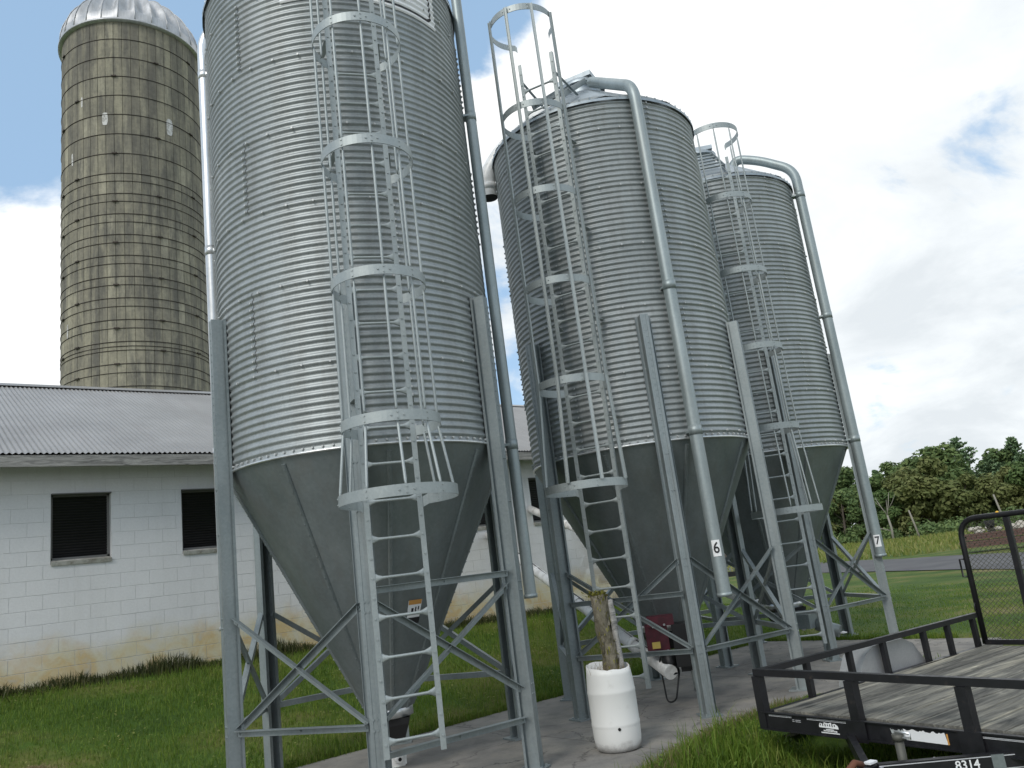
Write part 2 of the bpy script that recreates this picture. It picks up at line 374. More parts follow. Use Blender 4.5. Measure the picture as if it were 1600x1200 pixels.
# leg: hat channel with lips
hat = [(-.088, .0), (-.088, .022), (-.084, .022), (-.084, .004), (-.052, .004), (-.046, .122), (-.018, .122), (-.014, .114), (.014, .114), (.018, .122), (.046, .122), (.052, .004), (.084, .004), (.084, .022), (.088, .022), (.088, 0), (.048, 0), (.042, .118), (-.042, .118), (-.048, 0)]
def leg_mesh(z1=4.3):
    mb = MB(); mb.prof([(-a, b) for a, b in hat], polar(RB + .012, 0, 0), polar(RB + .012, 0, z1), (1, 0, 0))
    for k in range(int((z1 - 2.95) / PITCH)):
        if k % 1 == 0: mb.bolt(polar(RB + .130, 0, 2.93 + k * PITCH), (1, 0, 0), .008, .006)
    for z in (.62, .70, 1.5, 1.58, 2.3, 2.7): mb.bolt(polar(RB + .130, R(.6), z), (1, 0, 0)); mb.bolt(polar(RB + .130, R(-.6), z), (1, 0, 0))
    return mb.mesh('leg', G_LEG)
ME_LEG = leg_mesh()
ME_FOOT = MB().box(polar(RB + .05, 0, .008), (.24, .22, .016)).bolt(polar(RB + .15, R(2), .014), (0, 0, 1), .016, .02).bolt(polar(RB + .15, R(-2), .014), (0, 0, 1), .016, .02).mesh('foot_plate', G_LEG)
ang_ = lambda s: [(-s / 2, 0), (s / 2, 0), (s / 2, .005), (-s / 2 + .005, .005), (-s / 2 + .005, s), (-s / 2, s)]
def brace_mesh(a0, z0, a1, z1, r=RB + .03, s=.05):
    p, q = polar(r, a0, z0), polar(r, a1, z1); o = (p + q) / 2; o.z = 0
    mb = MB().prof(ang_(s), p, q, o.normalized())
    for u in (.015, .5, .985): mb.bolt(p.lerp(q, u) + o.normalized() * .006, o, .010, .008)
    return mb.mesh('brace', G_LEG)
ME_B1 = brace_mesh(R(2), .66, R(58), 1.56, RB + .03); ME_B2 = brace_mesh(R(2), 1.56, R(58), .66, RB + .044)
def girt_mesh(z): return brace_mesh(R(2.5), z, R(57.5), z, RB + .055, .055)
ME_G1 = girt_mesh(.64); ME_G2 = girt_mesh(1.66); ME_G3 = girt_mesh(.42); ME_G4 = girt_mesh(1.22)
ME_G1.name = ME_G2.name = 'girt'
def cone_panel(zb, rb):
    A = R(40); vs = []; na = 8
    prof = [(RB - .004, Z_RING - .006), (rb, zb)]
    mb = MB()
    for r_, z_ in prof:
        for i in range(na + 1): vs.append(polar(r_, A * i / na, z_))
    mb.add(vs, [(i, na + 1 + i, na + 2 + i, i + 1) for i in range(na)], True)
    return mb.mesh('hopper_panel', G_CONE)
def cone_rib(zb, rb):
    mb = MB(); p, q = polar(RB - .03, 0, Z_RING - .06), polar(rb + .015, 0, zb + .05)
    d = (q - p).normalized(); nrm = Vector((-d.z, 0, d.x)); nrm = nrm if nrm.x > 0 else -nrm
    mb.prof([(-.022, -.004), (.022, -.004), (.022, .007), (.012, .020), (-.012, .020), (-.022, .007)], p + nrm * 0.0, q, nrm)
    n = 24
    for k in range(n): mb.bolt(p.lerp(q, (k + .5) / n) + nrm * .020 , nrm, .009, .006)
    return mb.mesh('hopper_rib', G_CONE)
ROOF_R0 = .27
def roof_panel(rise):
    A = R(36); na = 6; mb = MB(); vs = []
    for u in np.linspace(0, 1, 5):
        r_ = RB + .035 + (ROOF_R0 - RB - .035) * u
        for i in range(na + 1):
            a = A * i / na; edge = .022 if i in (0, na) else 0
            vs.append(polar(r_, a, -.015 + rise * u + edge * (.6 + .4 * (1 - u))))
    w_ = na + 1
    mb.add(vs, [(j * w_ + i, j * w_ + i + 1, (j + 1) * w_ + i + 1, (j + 1) * w_ + i) for j in range(4) for i in range(na)])
    mb.add([polar(RB + .035, A * i / na, -.015) for i in range(na + 1)] + [polar(RB + .035, A * i / na, -.05) for i in range(na + 1)], [(w_ + i, w_ + i + 1, i + 1, i) for i in range(na)], True)
    for i in range(7): mb.bolt(polar(RB + .02, A * (i + .5) / 7, .0), (.3, 0, 1), .012, .018)
    return mb.mesh('roof_panel', G_ROOF)
ME_ROOF = roof_panel(.86)

def ladder(root, la, z0, z1, hoops, chan):
    """ladder on the wall at local angle la with its safety cage; hoops = [(z, radius)]"""
    o = polar(1, la); s = Vector((-o.y, o.x, 0)); base = o * (RB + .25); hw = .215
    P = lambda u, w, z: base + s * u + o * w + Vector((0, 0, z))
    for sg in (-1, 1):
        mb = MB(); mb.prof([(-.003, -.03), (.003, -.03), (.003, .03), (-.003, .03)] if False else [(-.022, -.004), (.022, -.004), (.022, .004), (-.016, .004), (-.016, .034), (-.022, .034)] if sg > 0 else [(-.022, -.004), (.022, -.004), (.022, .034), (.016, .034), (.016, .004), (-.022, .004)], P(sg * hw, 0, z0), P(sg * hw, 0, z1), -o)
        z = z0 + .1
        while z < z1:
            mb.bolt(P(sg * hw + rnd.uniform(-.004, .004), .004, z), o, .010, .008); z += .1524
        mb.obj('ladder_rail', G_LAD, root)
    nr = int((z1 - z0 - .1) / .3)
    mb = MB(); k = 13; vs = []
    for i in range(k):                                             # a round rung flattened and flared at both ends
        u = -1 + 2 * i / (k - 1); e_ = max(0, (abs(u) - .62) / .38) ** 1.5
        hh, dd = .012 + .034 * e_, .012 - .008 * e_
        for j in range(8):
            t_ = math.pi / 4 * j; vs.append(s * (u * (hw - .01)) + o * (math.cos(t_) * dd - .006) + Vector((0, 0, math.sin(t_) * hh)))
    mb.add(vs, [(i * 8 + j, i * 8 + (j + 1) % 8, (i + 1) * 8 + (j + 1) % 8, (i + 1) * 8 + j) for i in range(k - 1) for j in range(8)], True)
    me = mb.mesh('rung', G_LAD)
    for i in range(nr): link('rung', me, root, base + Vector((0, 0, z0 + .12 + .3 * i)))
    z = 3.2                                                        # stand-off brackets to the wall
    mb = MB()
    while z < z1 - .3 and z < root['eave']:
        for sg in (-1, 1): mb.bar(P(sg * (hw + .01), 0, z), P(sg * (hw + .05), -.25, z), .05, .006)
        z += 1.13
    mb.obj('ladder_bracket', G_LAD, root)
    # cage
    def arc(rc, cz, th): return P(math.sin(th) * rc, .30 + (rc - .38) * .9 + math.cos(th) * rc, cz)
    TH = R(141)
    for z, rc in hoops:
        mb = MB(); n = 48; vs = []; h_ = .082
        pts = [(-1, None)] + [(0, -TH + 2 * TH * i / n) for i in range(n + 1)] + [(1, None)]
        for kind_, th in pts:
            for zz in (z - h_ / 2, z + h_ / 2):
                if th is None:
                    p = P(kind_ * (hw + .004), -.012, zz - .03); q = p
                    vs += [p, p + o * .004]
                else:
                    p = arc(rc, zz, th); vs += [p, arc(rc + .004, zz, th)]
        m_ = len(pts); fs = []
        for i in range(m_ - 1):
            a_, b_ = i * 4, (i + 1) * 4
            fs += [(a_, b_, b_ + 2, a_ + 2), (a_ + 1, a_ + 3, b_ + 3, b_ + 1), (a_ + 2, b_ + 2, b_ + 3, a_ + 3), (a_, a_ + 1, b_ + 1, b_)]
        mb.add(vs, fs, False)
        for th in (-128, -90, -38, 0, 38, 90, 128):
            for dz in (-.022, .022): mb.bolt(arc(rc + .004, z + dz, R(th)), arc(1, 0, R(th)) - arc(0, 0, 0), .008, .006)
        for d_ in (-7, 7): mb.bolt(arc(rc + .004, z, R(d_)), o, .009, .007)
        mb.obj('cage_hoop', G_LAD, root)
    for (za, ra), (zb, rb) in zip(hoops, hoops[1:]):
        for th in ((-90, -45, 0, 45, 90) if chan else (-128, -90, -38, 0, 38, 90, 128)):
            off = .012 if chan else -.012
            p, q = arc(ra + off, za + .03, R(th)), arc(rb + off, zb - .03 if not chan else zb + .03, R(th))
            mb = MB(); n_ = (p - arc(0, za, 0)); n_.z = 0
            if chan: mb.prof([(-.018, 0), (.018, 0), (.018, .016), (.014, .016), (.014, .004), (-.014, .004), (-.014, .016), (-.018, .016)], p, q, n_)
            else:
                d_ = (q - p); mb.tube([p, p + d_ * .04, p + d_ * .09, q - d_ * .09, q - d_ * .04, q], [.006, .009, .0115, .0115, .009, .006], 8)
            mb.obj('cage_bar', G_LAD, root)

def feed_bin(c, ph, rings, zb, la, hoops, chan, pipe, label, lad_z0, lad_top, girts):
    root = empty('feed_bin', (c[0], c[1], 0), R(ph), label, 'feed bin', 'galvanised feed bins standing in a row')
    eave = Z_RING + sum(rings) * PITCH; root['eave'] = eave
    for k, nc in enumerate(rings):
        for j in range(3): link('wall_sheet', ME_SHEET[nc], root, (0, 0, Z_RING + sum(rings[:k]) * PITCH), R(120 * j + 60 * (k % 2) + 22))
    for k in range(6):
        lg = link('leg', ME_LEG, root, (0, 0, 0), R(60 * k)); link('foot_plate', ME_FOOT, lg)
    for k in range(6):
        link('brace', ME_B1, root, (0, 0, 0), R(60 * k)); link('brace', ME_B2, root, (0, 0, 0), R(60 * k))
    for k, me in girts: link('girt', me, root, (0, 0, 0), R(60 * k))
    rb = .2 + (zb - .53) * (RB - .2) / (Z_RING - .53)
    mp_, mr_ = cone_panel(zb, rb), cone_rib(zb, rb)
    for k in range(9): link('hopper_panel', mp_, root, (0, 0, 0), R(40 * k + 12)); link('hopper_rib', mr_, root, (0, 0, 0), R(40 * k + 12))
    MB().lathe([(RB - .006, Z_RING - .012), (RB + .016, Z_RING - .012), (RB + .016, Z_RING + .006), (RB - .004, Z_RING + .006)], 96).obj('hopper_flange', G_BRIGHT, root)
    MB().lathe([(rb + .002, zb + .06), (rb + .022, zb + .05), (rb + .022, zb - .035), (rb - .03, zb - .04)], 32).obj('hopper_collar', G_BRIGHT, root)
    b0, b1 = zb - .04, zb - .25                                     # black boot, square funnel
    w0, w1 = rb * .92, rb * .62
    mb = MB(); vs = [(sx * w_, sy * w_, z_) for z_, w_ in ((b0, w0), (b0 - .06, w0 * .96), (b1, w1)) for sx, sy in ((-1, -1), (1, -1), (1, 1), (-1, 1))]
    mb.add(vs, [(j * 4 + i, (j + 1) * 4 + i, (j + 1) * 4 + (i + 1) % 4, j * 4 + (i + 1) % 4) for j in range(2) for i in range(4)] + [(11, 10, 9, 8)])
    mb.obj('boot', M_BLACKP, root)
    # bolts
    mb = MB()
    for k in range(96): a = 2 * math.pi * k / 96; mb.bolt(polar(RB + .004, a, Z_RING + .030), polar(1, a), .012, .014)
    for k, nc in enumerate(rings):
        zk = Z_RING + sum(rings[:k]) * PITCH
        if k:
            for i in range(34): a = 2 * math.pi * i / 34 + k; mb.bolt(polar(RB + .014, a, zk), polar(1, a), .014, .011)
        for j in range(3):
            a = R(120 * j + 60 * (k % 2) + 22)
            for i in range(1, nc): mb.bolt(polar(RB + .0155, a, zk + i * PITCH), polar(1, a), .013, .010)
    mb.obj('bolts', M_BOLT, root, kind='stuff')
    # roof
    for k in range(10): link('roof_panel', ME_ROOF, root, (0, 0, eave), R(36 * k))
    zt = eave + .86
    MB().lathe([(ROOF_R0 + .02, zt - .06), (ROOF_R0, zt + .02), (ROOF_R0, zt + .14), (ROOF_R0 + .02, zt + .14)], 32).obj('roof_collar', G_ROOF, root)
    mb = MB().lathe([(ROOF_R0 + .06, zt + .10), (ROOF_R0 + .06, zt + .15), (ROOF_R0 + .03, zt + .17), (.08, zt + .24), (0.001, zt + .245)], 24)
    mb.obj('roof_lid', G_ROOF, root)
    MB().box(polar(ROOF_R0 * .2, la, zt + .20), (.44, .50, .07), (polar(1, la), polar(1, la + math.pi / 2), V(1))).obj('inspection_hatch', G_ROOF, root)
    o = polar(1, la); s = Vector((-o.y, o.x, 0)); mb = MB()         # steps up the roof
    p0, p1 = o * (RB + .06) + Vector((0, 0, eave + .10)), o * (ROOF_R0 + .10) + Vector((0, 0, zt + .03))
    for sg in (-1, 1): mb.bar(p0 + s * sg * .2, p1 + s * sg * .2, .012, .07)
    for k in range(5): q = p0.lerp(p1, (k + .5) / 5); mb.bar(q - s * .2, q + s * .2, .07, .02, (p1 - p0).cross(s))
    mb.obj('roof_ladder', G_LEG, root)
    mb = MB()                                                       # stays from the ladder head to the roof
    for sg in (-1, 1): mb.bar(o * (RB + .25) + s * sg * .21 + Vector((0, 0, lad_top - .25)), o * (RB - .45) + s * sg * .24 + Vector((0, 0, eave + .36)), .03, .008)
    mb.obj('ladder_stay', G_LEG, root)
    ladder(root, la, lad_z0, lad_top, hoops, chan)
    return root, eave

def collar(p, axis, r, mb): mb.tube([Vector(p) - Vector(axis) * .05, Vector(p) + Vector(axis) * .05], r + .004, 16)
def fill_pipe(root, a, z0, path_top, r, m_, joints, num=None, facing=None, off=.125):
    base = polar(RB + off, a)
    pts = bend([base + Vector((0, 0, z0))] + path_top, .22, 7)
    mb = MB().tube(pts, r, 18, cap=False)
    mb.tube([pts[0] + Vector((0, 0, .001)), pts[0] + Vector((0, 0, .004))], r * .97, 18)
    for z in joints: collar(base + Vector((0, 0, z)), (0, 0, 1), r, mb)
    for z in joints: mb.bar(base + Vector((0, 0, z)), polar(RB, a, z), .12, .025)
    mb.tube([base + Vector((0, 0, z0 - .02)), base + Vector((0, 0, z0 + .02))], r + .008, 18)
    o = mb.obj('fill_pipe', m_, root)
    if num:
        zz, txt = num; o2 = facing                                   # plate curved round the pipe
        vs = []; hw, hh, na = .045, .085, 8; rr = r + .003
        for z in (zz - hh, zz + hh):
            for i in range(na + 1):
                t_ = o2 + (i / na - .5) * 2 * hw / rr; vs.append(base + polar(rr, t_, z))
        MB().add(vs, [(i, i + 1, na + 2 + i, na + 1 + i) for i in range(na)], True).obj('number_plate', M_WHITE, o)
        me = text_mesh(txt, .16, M_INK)
        bm = bmesh.new(); bm.from_mesh(me)
        for k in range(-6, 7): bmesh.ops.bisect_plane(bm, geom=bm.verts[:] + bm.edges[:] + bm.faces[:], plane_co=(k * .01, 0, 0), plane_no=(1, 0, 0))
        bm.to_mesh(me); bm.free()
        for q in me.vertices:
            x, y, z = q.co; t_ = o2 + x * .85 / (rr + .002)
            q.co = base + polar(rr + .003 + z, t_, zz + y)
        me.update(); link('number', me, o)
    return o
Cs = [(4.04, 7.08), (7.76, 6.74), (11.03, 7.25)]
P1, P2, P3 = -124, -128, -126
H1 = [(2.33, .45), (2.90, .385), (4.06, .38), (5.19, .38), (6.33, .38), (7.47, .38), (8.6, .38)]
H2 = [(2.42, .43), (3.53, .38), (4.63, .38), (5.69, .38), (6.75, .38), (8.0, .38)]
H3 = [(1.98, .45), (3.08, .385), (4.19, .38), (5.29, .38), (6.40, .38), (7.48, .38)]
lo = [(k, ME_G1) for k in range(1, 6)]
bin1, E1 = feed_bin(Cs[0], P1, [11] * 6 + [7], .53, R(-113.8 - P1), H1, False, None, 'tall galvanised feed bin nearest the barn windows, with full caged ladder and white sign', .43, 8.7, [(0, ME_G3), (0, ME_G2)] + lo)
bin2, E2 = feed_bin(Cs[1], P2, [1] + [11] * 5 + [6], .80, R(-157 - P2), H2, True, None, 'middle galvanised feed bin with pipe numbered 6 behind the white drum', .35, 7.75, [(0, ME_G1), (5, ME_G4)] + lo)
bin3, E3 = feed_bin(Cs[2], P3, [1] + [11] * 5 + [6], .66, R(-139 - P3), H3, False, None, 'far galvanised feed bin with pipe numbered 7 nearest the field', .25, 7.3, [(0, ME_G1)] + lo)
V = lambda z: Vector((0, 0, z))
def loc_az(c, ph, deg): return R(deg - ph)
# pipes
a = R(-42 - P1); fill_pipe(bin1, a, 1.42, [polar(RB + .088, a, E1 + .42), polar(.3, a, E1 + 1.0)], .058, G_PIPE, (2.9, 6.6), off=.088)
a = R(140.3 - P1); fill_pipe(bin1, a, 1.48, [polar(RB + .125, a, E1 + .18), polar(.9, a, E1 + .55), polar(.3, a, E1 + .98)], .066, G_BRIGHT, (3.2, 5.4, 7.55))
a = R(-114 - P2); fill_pipe(bin2, a, 1.16, [polar(RB + .11, a, E2 + .08), polar(.36, a, E2 + .90)], .072, G_PIPE, (2.92, 4.62), (1.64, '6'), R(218 - P2))
a = R(137 - P2)
mb = MB(); pts = bend([polar(.3, a, E2 + .93), polar(1.25, a, E2 + .27), polar(RB + .13, a, E2 - .10), polar(RB + .12, a, E2 - .42)], .3, 8)
mb.tube(pts, .11, 18, cap=False); mb.tube([pts[-1] + V(.002), pts[-1] + V(.006)], .108, 18); collar(pts[-1] + V(.15), (0, 0, 1), .11, mb)
vp = mb.obj('vent_pipe', M_PVC, bin2)
MB().tube([pts[-1] + V(-.012), pts[-1] + V(-.004)], .113, 18).obj('vent_mouth', M_HOLE, vp)
a = R(-68 - P3); fill_pipe(bin3, a, 1.23, [polar(RB + .125, a, E3 + .26), polar(.98, a, E3 + .62), polar(.60, a, E3 + .78), polar(.50, a, E3 + .45)], .075, G_PIPE, (2.95, 4.9, 6.95), (1.44, '7'), R(208 - P3))
# sign on the nearest bin
def curved_plate(root, a0, a1, z0, z1, off, m_, name, follow=True, na=40, nz=90, hole=None):
    vs = []; 
    for j in range(nz + 1):
        z = z0 + (z1 - z0) * j / nz; w_ = math.cos(2 * math.pi * (z - Z_RING) / PITCH) * .0075 if follow else .009
        for i in range(na + 1): vs.append(polar(RB + w_ + off, a0 + (a1 - a0) * i / na, z))
    k = na + 1
    return MB().add(vs, [(j * k + i, j * k + i + 1, (j + 1) * k + i + 1, (j + 1) * k + i) for j in range(nz) for i in range(na)], True).obj(name, m_, root)
sg = curved_plate(bin1, R(-140 - P1), R(-69.4 - P1), 7.26, 7.80, .008, M_WHITE, 'sign_panel')
mb = MB(); pts = []
a0, a1, z0, z1, rc = R(-136.5 - P1), R(-72.3 - P1), 7.31, 7.76, .06
for cxx, czz, t0 in ((a1 - rc / RB, z0 + rc, -90), (a1 - rc / RB, z1 - rc, 0), (a0 + rc / RB, z1 - rc, 90), (a0 + rc / RB, z0 + rc, 180)):
    for i in range(7):
        t_ = R(t0 + 15 * i); pts.append((cxx + math.cos(t_) * rc / RB, czz + math.sin(t_) * rc))
fine = []
for (p, q) in zip(pts, pts[1:] + pts[:1]):
    n_ = max(1, int(max(abs(q[0] - p[0]) / .08, abs(q[1] - p[1]) / .012)))
    for i in range(n_): fine.append((p[0] + (q[0] - p[0]) * i / n_, p[1] + (q[1] - p[1]) * i / n_))
cxm, czm = (a0 + a1) / 2, (z0 + z1) / 2; vs = []
for aa, zz in fine:
    for k in (0, 1):
        da = -math.copysign(.020 / RB, aa - cxm) * k * (abs(abs(aa - cxm) - (a1 - a0) / 2) < .05); dz = -math.copysign(.020, zz - czm) * k * (abs(abs(zz - czm) - (z1 - z0) / 2) < rc + .001 and abs(abs(aa - cxm) - (a1 - a0) / 2) > .002)
        z = zz + dz; vs.append(polar(RB + math.cos(2 * math.pi * (z - Z_RING) / PITCH) * .0075 + .0135, aa + da, z))
q = len(fine); mb.add(vs, [(2 * i, 2 * ((i + 1) % q), 2 * ((i + 1) % q) + 1, 2 * i + 1) for i in range(q)])
mb.obj('sign_border', M_INK, sg)
# warning label on the hopper of the nearest bin
def on_cone(a, z, off, rb=.2, zb=.53):
    r_ = rb + (z - zb) * (RB - rb) / (Z_RING - zb); return polar(r_ + off * .89, a, z - off * .45)
def cone_rect(root, ac, zc, w, h, off, m_, name, dx=0, dz=0):
    r0 = .2 + (zc + dz - .53) * 1.17 / 2.33; a = ac + dx / r0; vs = [on_cone(a + i * w / 2 / r0, zc + dz + j * h / 2, off) for j in (-1, 1) for i in (-1, 0, 1)]
    return MB().add(vs, [(0, 1, 4, 3), (1, 2, 5, 4)]).obj(name, m_, root)
ac = R(-93.5 - P1)
lb = cone_rect(bin1, ac, 1.43, .13, .20, .006, M_WHITE, 'warning_label')
cone_rect(lb, ac, 1.43, .13, .04, .008, M_ORANGE, 'warning_header', 0, .085)
cone_rect(lb, ac, 1.43, .13, .055, .008, M_INK, 'warning_text', 0, -.075)
for dx, dz, w_, h_ in ((-.02, .012, .022, .045), (.012, .018, .012, .05), (.04, .03, .012, .03)): cone_rect(lb, ac, 1.43, w_, h_, .008, M_INK, 'warning_symbol', dx, dz)

# ---------------------------------------------------------------- feed augers (white tubes from the boots to the barn)
def auger(p0, p1, label, org):
    root = empty('feed_auger', (org[0], org[1], 0), 0, label, 'feed auger', 'white feed auger tubes running to the barn')
    o = Vector((org[0], org[1], 0)); a_, b_ = Vector(p0) - o, Vector(p1) - o; d = (b_ - a_).normalized()
    mb = MB().tube([a_ - d * .15, b_], .08, 16); mb.obj('auger_tube', M_PVC, root)
    for u in (.1, .34, .58, .8): q = a_.lerp(b_, u); MB().tube([q - d * .05, q + d * .05], .087, 16).obj('tube_coupling', M_PVC, root)
    sd_ = d.cross(Vector((0, 0, 1))).normalized(); n_ = sd_.cross(d)
    MB().tube([a_.lerp(b_, u) + n_ * (.092 - .035 * math.sin(u * 40) ** 2 * 0) - V(.02 * math.sin(u * 3.14 * 3) ** 2) for u in np.linspace(.02, .95, 40)], .007, 6).obj('cable', M_CABLE, root)
    mb = MB()
    for u in (.42, .66):
        q = a_.lerp(b_, u); MB().tube([q + (n_ * math.cos(t_) + sd_ * math.sin(t_)) * .094 for t_ in np.linspace(0, 6.28, 17)], .006, 6).obj('cable_tie', M_CABLE, root)
    return root, a_, d, sd_, n_
r2, a_, d, sd_, n_ = auger((7.22, 6.42, .40), (10.2, 13.3, 2.47), 'white auger tube with red gearbox under the middle bin', (7.60, 6.52))
toc = Vector((-.72, -.62, 0)).normalized(); sx = Vector((-toc.y, toc.x, 0))
bx = lambda c, s: MB().box(c, s, (sx, toc, Vector((0, 0, 1))))
gb = bx(toc * .36 + sx * -.20 + V(.74), (.25, .22, .29)); gb.box(toc * .40 + sx * -.14 + V(.92), (.30, .2, .11), (sx, toc, Vector((0, 0, 1))))
gbo = gb.obj('gearbox', M_RED, r2)
bx(toc * .543 + sx * -.22 + V(.67), (.09, .004, .07)).obj('gearbox_label', M_YEL, gbo)
bx(toc * .543 + sx * -.20 + V(.87), (.07, .004, .022)).obj('gearbox_plate', M_WHITE, gbo)
mb = MB()
for dx, dz in ((-.34, -.14), (-.10, -.14), (-.34, .14), (-.10, .14)): mb.bolt(toc * .54 + sx * dx + V(.74 + dz), toc, .014, .01)
mb.obj('gearbox_bolts', M_BOLT, gbo, kind='stuff')
bx(toc * .36 + sx * .12 + V(.64), (.30, .30, .46)).box(toc * .34 + sx * .1 + V(.40), (.18, .2, .1), (sx, toc, Vector((0, 0, 1)))).obj('motor_housing', M_BLACKP, r2)
MB().tube([toc * .38 + V(.56) + sx * -.12, toc * .38 + V(.33) + sx * -.09], .085, 18).obj('motor', M_BLACKP, r2)
MB().tube([toc * .42 + sx * .16 + V(.36), toc * .42 + sx * .16 + V(.14)], .05, 12).tube([toc * .42 + sx * .12 + V(.17), toc * .42 + sx * .26 + V(.2)], .04, 10).obj('outlet_elbow', G_LEG, r2)
MB().tube(bend([toc * .4 + sx * -.02 + V(.34), toc * .42 + sx * -.10 + V(.05), toc * .36 + sx * -.2 + V(.03), toc * .36 + sx * -.22 + V(.5), toc * .36 + sx * -.13 + V(.62)], .08, 5), .010, 8).obj('power_cable', M_CABLE, r2)
r3, *_ = auger((10.98, 7.05, .42), (11.37, 13.3, 2.95), 'white auger tube under the far bin crossing in front of the barn window', (10.98, 7.05))
MB().tube([Vector((.12, -.25, .36)), Vector((.2, -.55, .24))], .09, 16).box(Vector((.05, -.1, .42)), (.3, .35, .2)).obj('motor', G_LEG, r3)
MB().lathe([(.05, 0), (.06, .01), (.0, .03)], 12, (.22, -.58, .21)).obj('motor_cap', M_WHITE, r3)

# small white valve box on the pad under the nearest ladder
vb = empty('valve_box', (4.20, 7.30, 0), R(-105), 'small white plastic box with round outlet on the pad below the nearest hopper', 'valve box')
MB().box((0, 0, .065), (.12, .13, .13)).box((0, .075, .065), (.10, .014, .11)).obj('box_body', M_PVC, vb)
MB().tube([(.058, 0, .075), (.115, 0, .072)], [.045, .032], 14).obj('outlet', M_PVC, vb)
MB().tube([(.1152, 0, .072), (.117, 0, .072)], .018, 10).obj('outlet_bore', M_HOLE, vb)

# ---------------------------------------------------------------- concrete stave silo
silo_az, silo_d, SR = 75.15, 30.6, 2.46
sc_ = (silo_d * math.cos(R(silo_az)), silo_d * math.sin(R(silo_az)))
SZ0 = .6; NROW, STH = 29, .7715; STOP = SZ0 + NROW * STH
silo = empty('concrete_silo', (*sc_, SZ0), 0, 'tall weathered concrete stave silo with ribbed metal dome behind the barn', 'silo')
NST = 54
M_STAVE, t, b = mat('stave_concrete', (.3, .28, .22), .92)
v = coords(t, silo); sp = N(t, 'ShaderNodeSeparateXYZ'); t.links.new(v.outputs[0], sp.inputs[0])
angn = M(t, 'ARCTAN2', sp.outputs[1], sp.outputs[0])
ci = M(t, 'FLOOR', M(t, 'MULTIPLY', M(t, 'ADD', angn, math.pi), NST / (2 * math.pi))); ri = M(t, 'FLOOR', M(t, 'DIVIDE', sp.outputs[2], STH))
cc = N(t, 'ShaderNodeCombineXYZ'); t.links.new(ci, cc.inputs[0]); t.links.new(ri, cc.inputs[1])
wn = N(t, 'ShaderNodeTexWhiteNoise', noise_dimensions='2D'); t.links.new(cc.outputs[0], wn.inputs[0])
base = ramp(t, wn.outputs[0], [(0, (.255, .238, .185)), (.35, (.285, .265, .20)), (.7, (.315, .295, .22)), (1, (.40, .375, .285))]).outputs[0]
vs_ = coords(t, silo, (2.6, 2.6, .40)); st = tnoise(t, vs_, 1, 6, .68, .3)
base = mixc(t, ramp(t, st.outputs[0], [(.42, (0, 0, 0)), (.62, (.85, .85, .85))]).outputs[0], base, (.115, .112, .098))
hi = N(t, 'ShaderNodeMapRange'); t.links.new(sp.outputs[2], hi.inputs[0]); hi.inputs[1].default_value = 9; hi.inputs[2].default_value = 21
vs2 = coords(t, silo, (2.2, 2.2, .16)); st2 = tnoise(t, vs2, 1, 5, .6)
dk = M(t, 'MULTIPLY', hi.outputs[0], ramp(t, st2.outputs[0], [(.38, (0, 0, 0)), (.62, (1, 1, 1))]).outputs[0])
base = mixc(t, M(t, 'MULTIPLY', dk, .7), base, (.115, .11, .096))
fine_ = tnoise(t, coords(t, silo), 7, 5, .7)
base = mixc(t, .5, base, ramp(t, fine_.outputs[0], [(.3, (.6, .6, .6)), (.7, (1.3, 1.3, 1.25))]).outputs[0], 'MULTIPLY')
t.links.new(base, b.inputs['Base Color']); bump(t, b, fine_.outputs[0], .4, .02)
def stave_geo(mb, k, j, r_=0):
    A = 2 * math.pi / NST; a0, a1 = k * A + .0014, (k + 1) * A - .0014; z0, z1 = j * STH + .006, (j + 1) * STH - .006
    rr = SR + r_; vs = []
    for z, e_ in ((z0, .012), (z0 + .015, 0), (z1 - .015, 0), (z1, .012)):
        for a_, e2 in ((a0, .012), (a0 + .004, 0), ((a0 + a1) / 2, 0), (a1 - .004, 0), (a1, .012)): vs.append(polar(rr - max(e_, e2), a_, z))
    mb.add(vs, [(q * 5 + i, q * 5 + i + 1, q * 5 + i + 6, q * 5 + i + 5) for q in range(3) for i in range(4)])
stave_me = MB(); stave_geo(stave_me, 0, 0); stave_me = stave_me.mesh('stave', M_STAVE)
camside = math.degrees(math.atan2(-sc_[1], -sc_[0])) % 360
cols = sorted(range(NST), key=lambda k: abs(((k + .5) * 360 / NST - camside + 180) % 360 - 180))[:17]
rows_ = range(11, 28); rest = MB()
for k in range(NST):
    for j in range(NROW):
        off = mnoise.noise((k * 7.3, j * 5.1, 1)) * .006
        if k in cols and j in rows_:
            q = link('stave', stave_me, silo, polar(off, (k + .5) * 2 * math.pi / NST) + Vector((0, 0, j * STH)), k * 2 * math.pi / NST)
        else: stave_geo(rest, k, j, off)
rest.obj('stave', M_STAVE, silo, kind='stuff')
M_MORT, *_ = mat('stave_joint', (.10, .094, .075), .95)
MB().lathe([(SR - .022, 0), (SR - .022, NROW * STH)], NST * 2).obj('silo_core', M_MORT, silo)
M_HOOP, t, b = mat('rusty_hoop', (.06, .05, .04), .7, .5)
hp = MB().lathe([(SR + .002, -.009), (SR + .017, -.009), (SR + .017, .009), (SR + .002, .009), (SR + .002, -.009)], 72).mesh('hoop', M_HOOP)
lug = MB().box((0, 0, 0), (.04, .17, .045)).mesh('hoop_lug', M_HOOP)
hz = [(j + 1) * STH for j in range(NROW - 1)] + [(j + 1) * STH - .30 for j in range(0, 21)] + [(j + 1) * STH - .16 for j in range(0, 13, 2)]
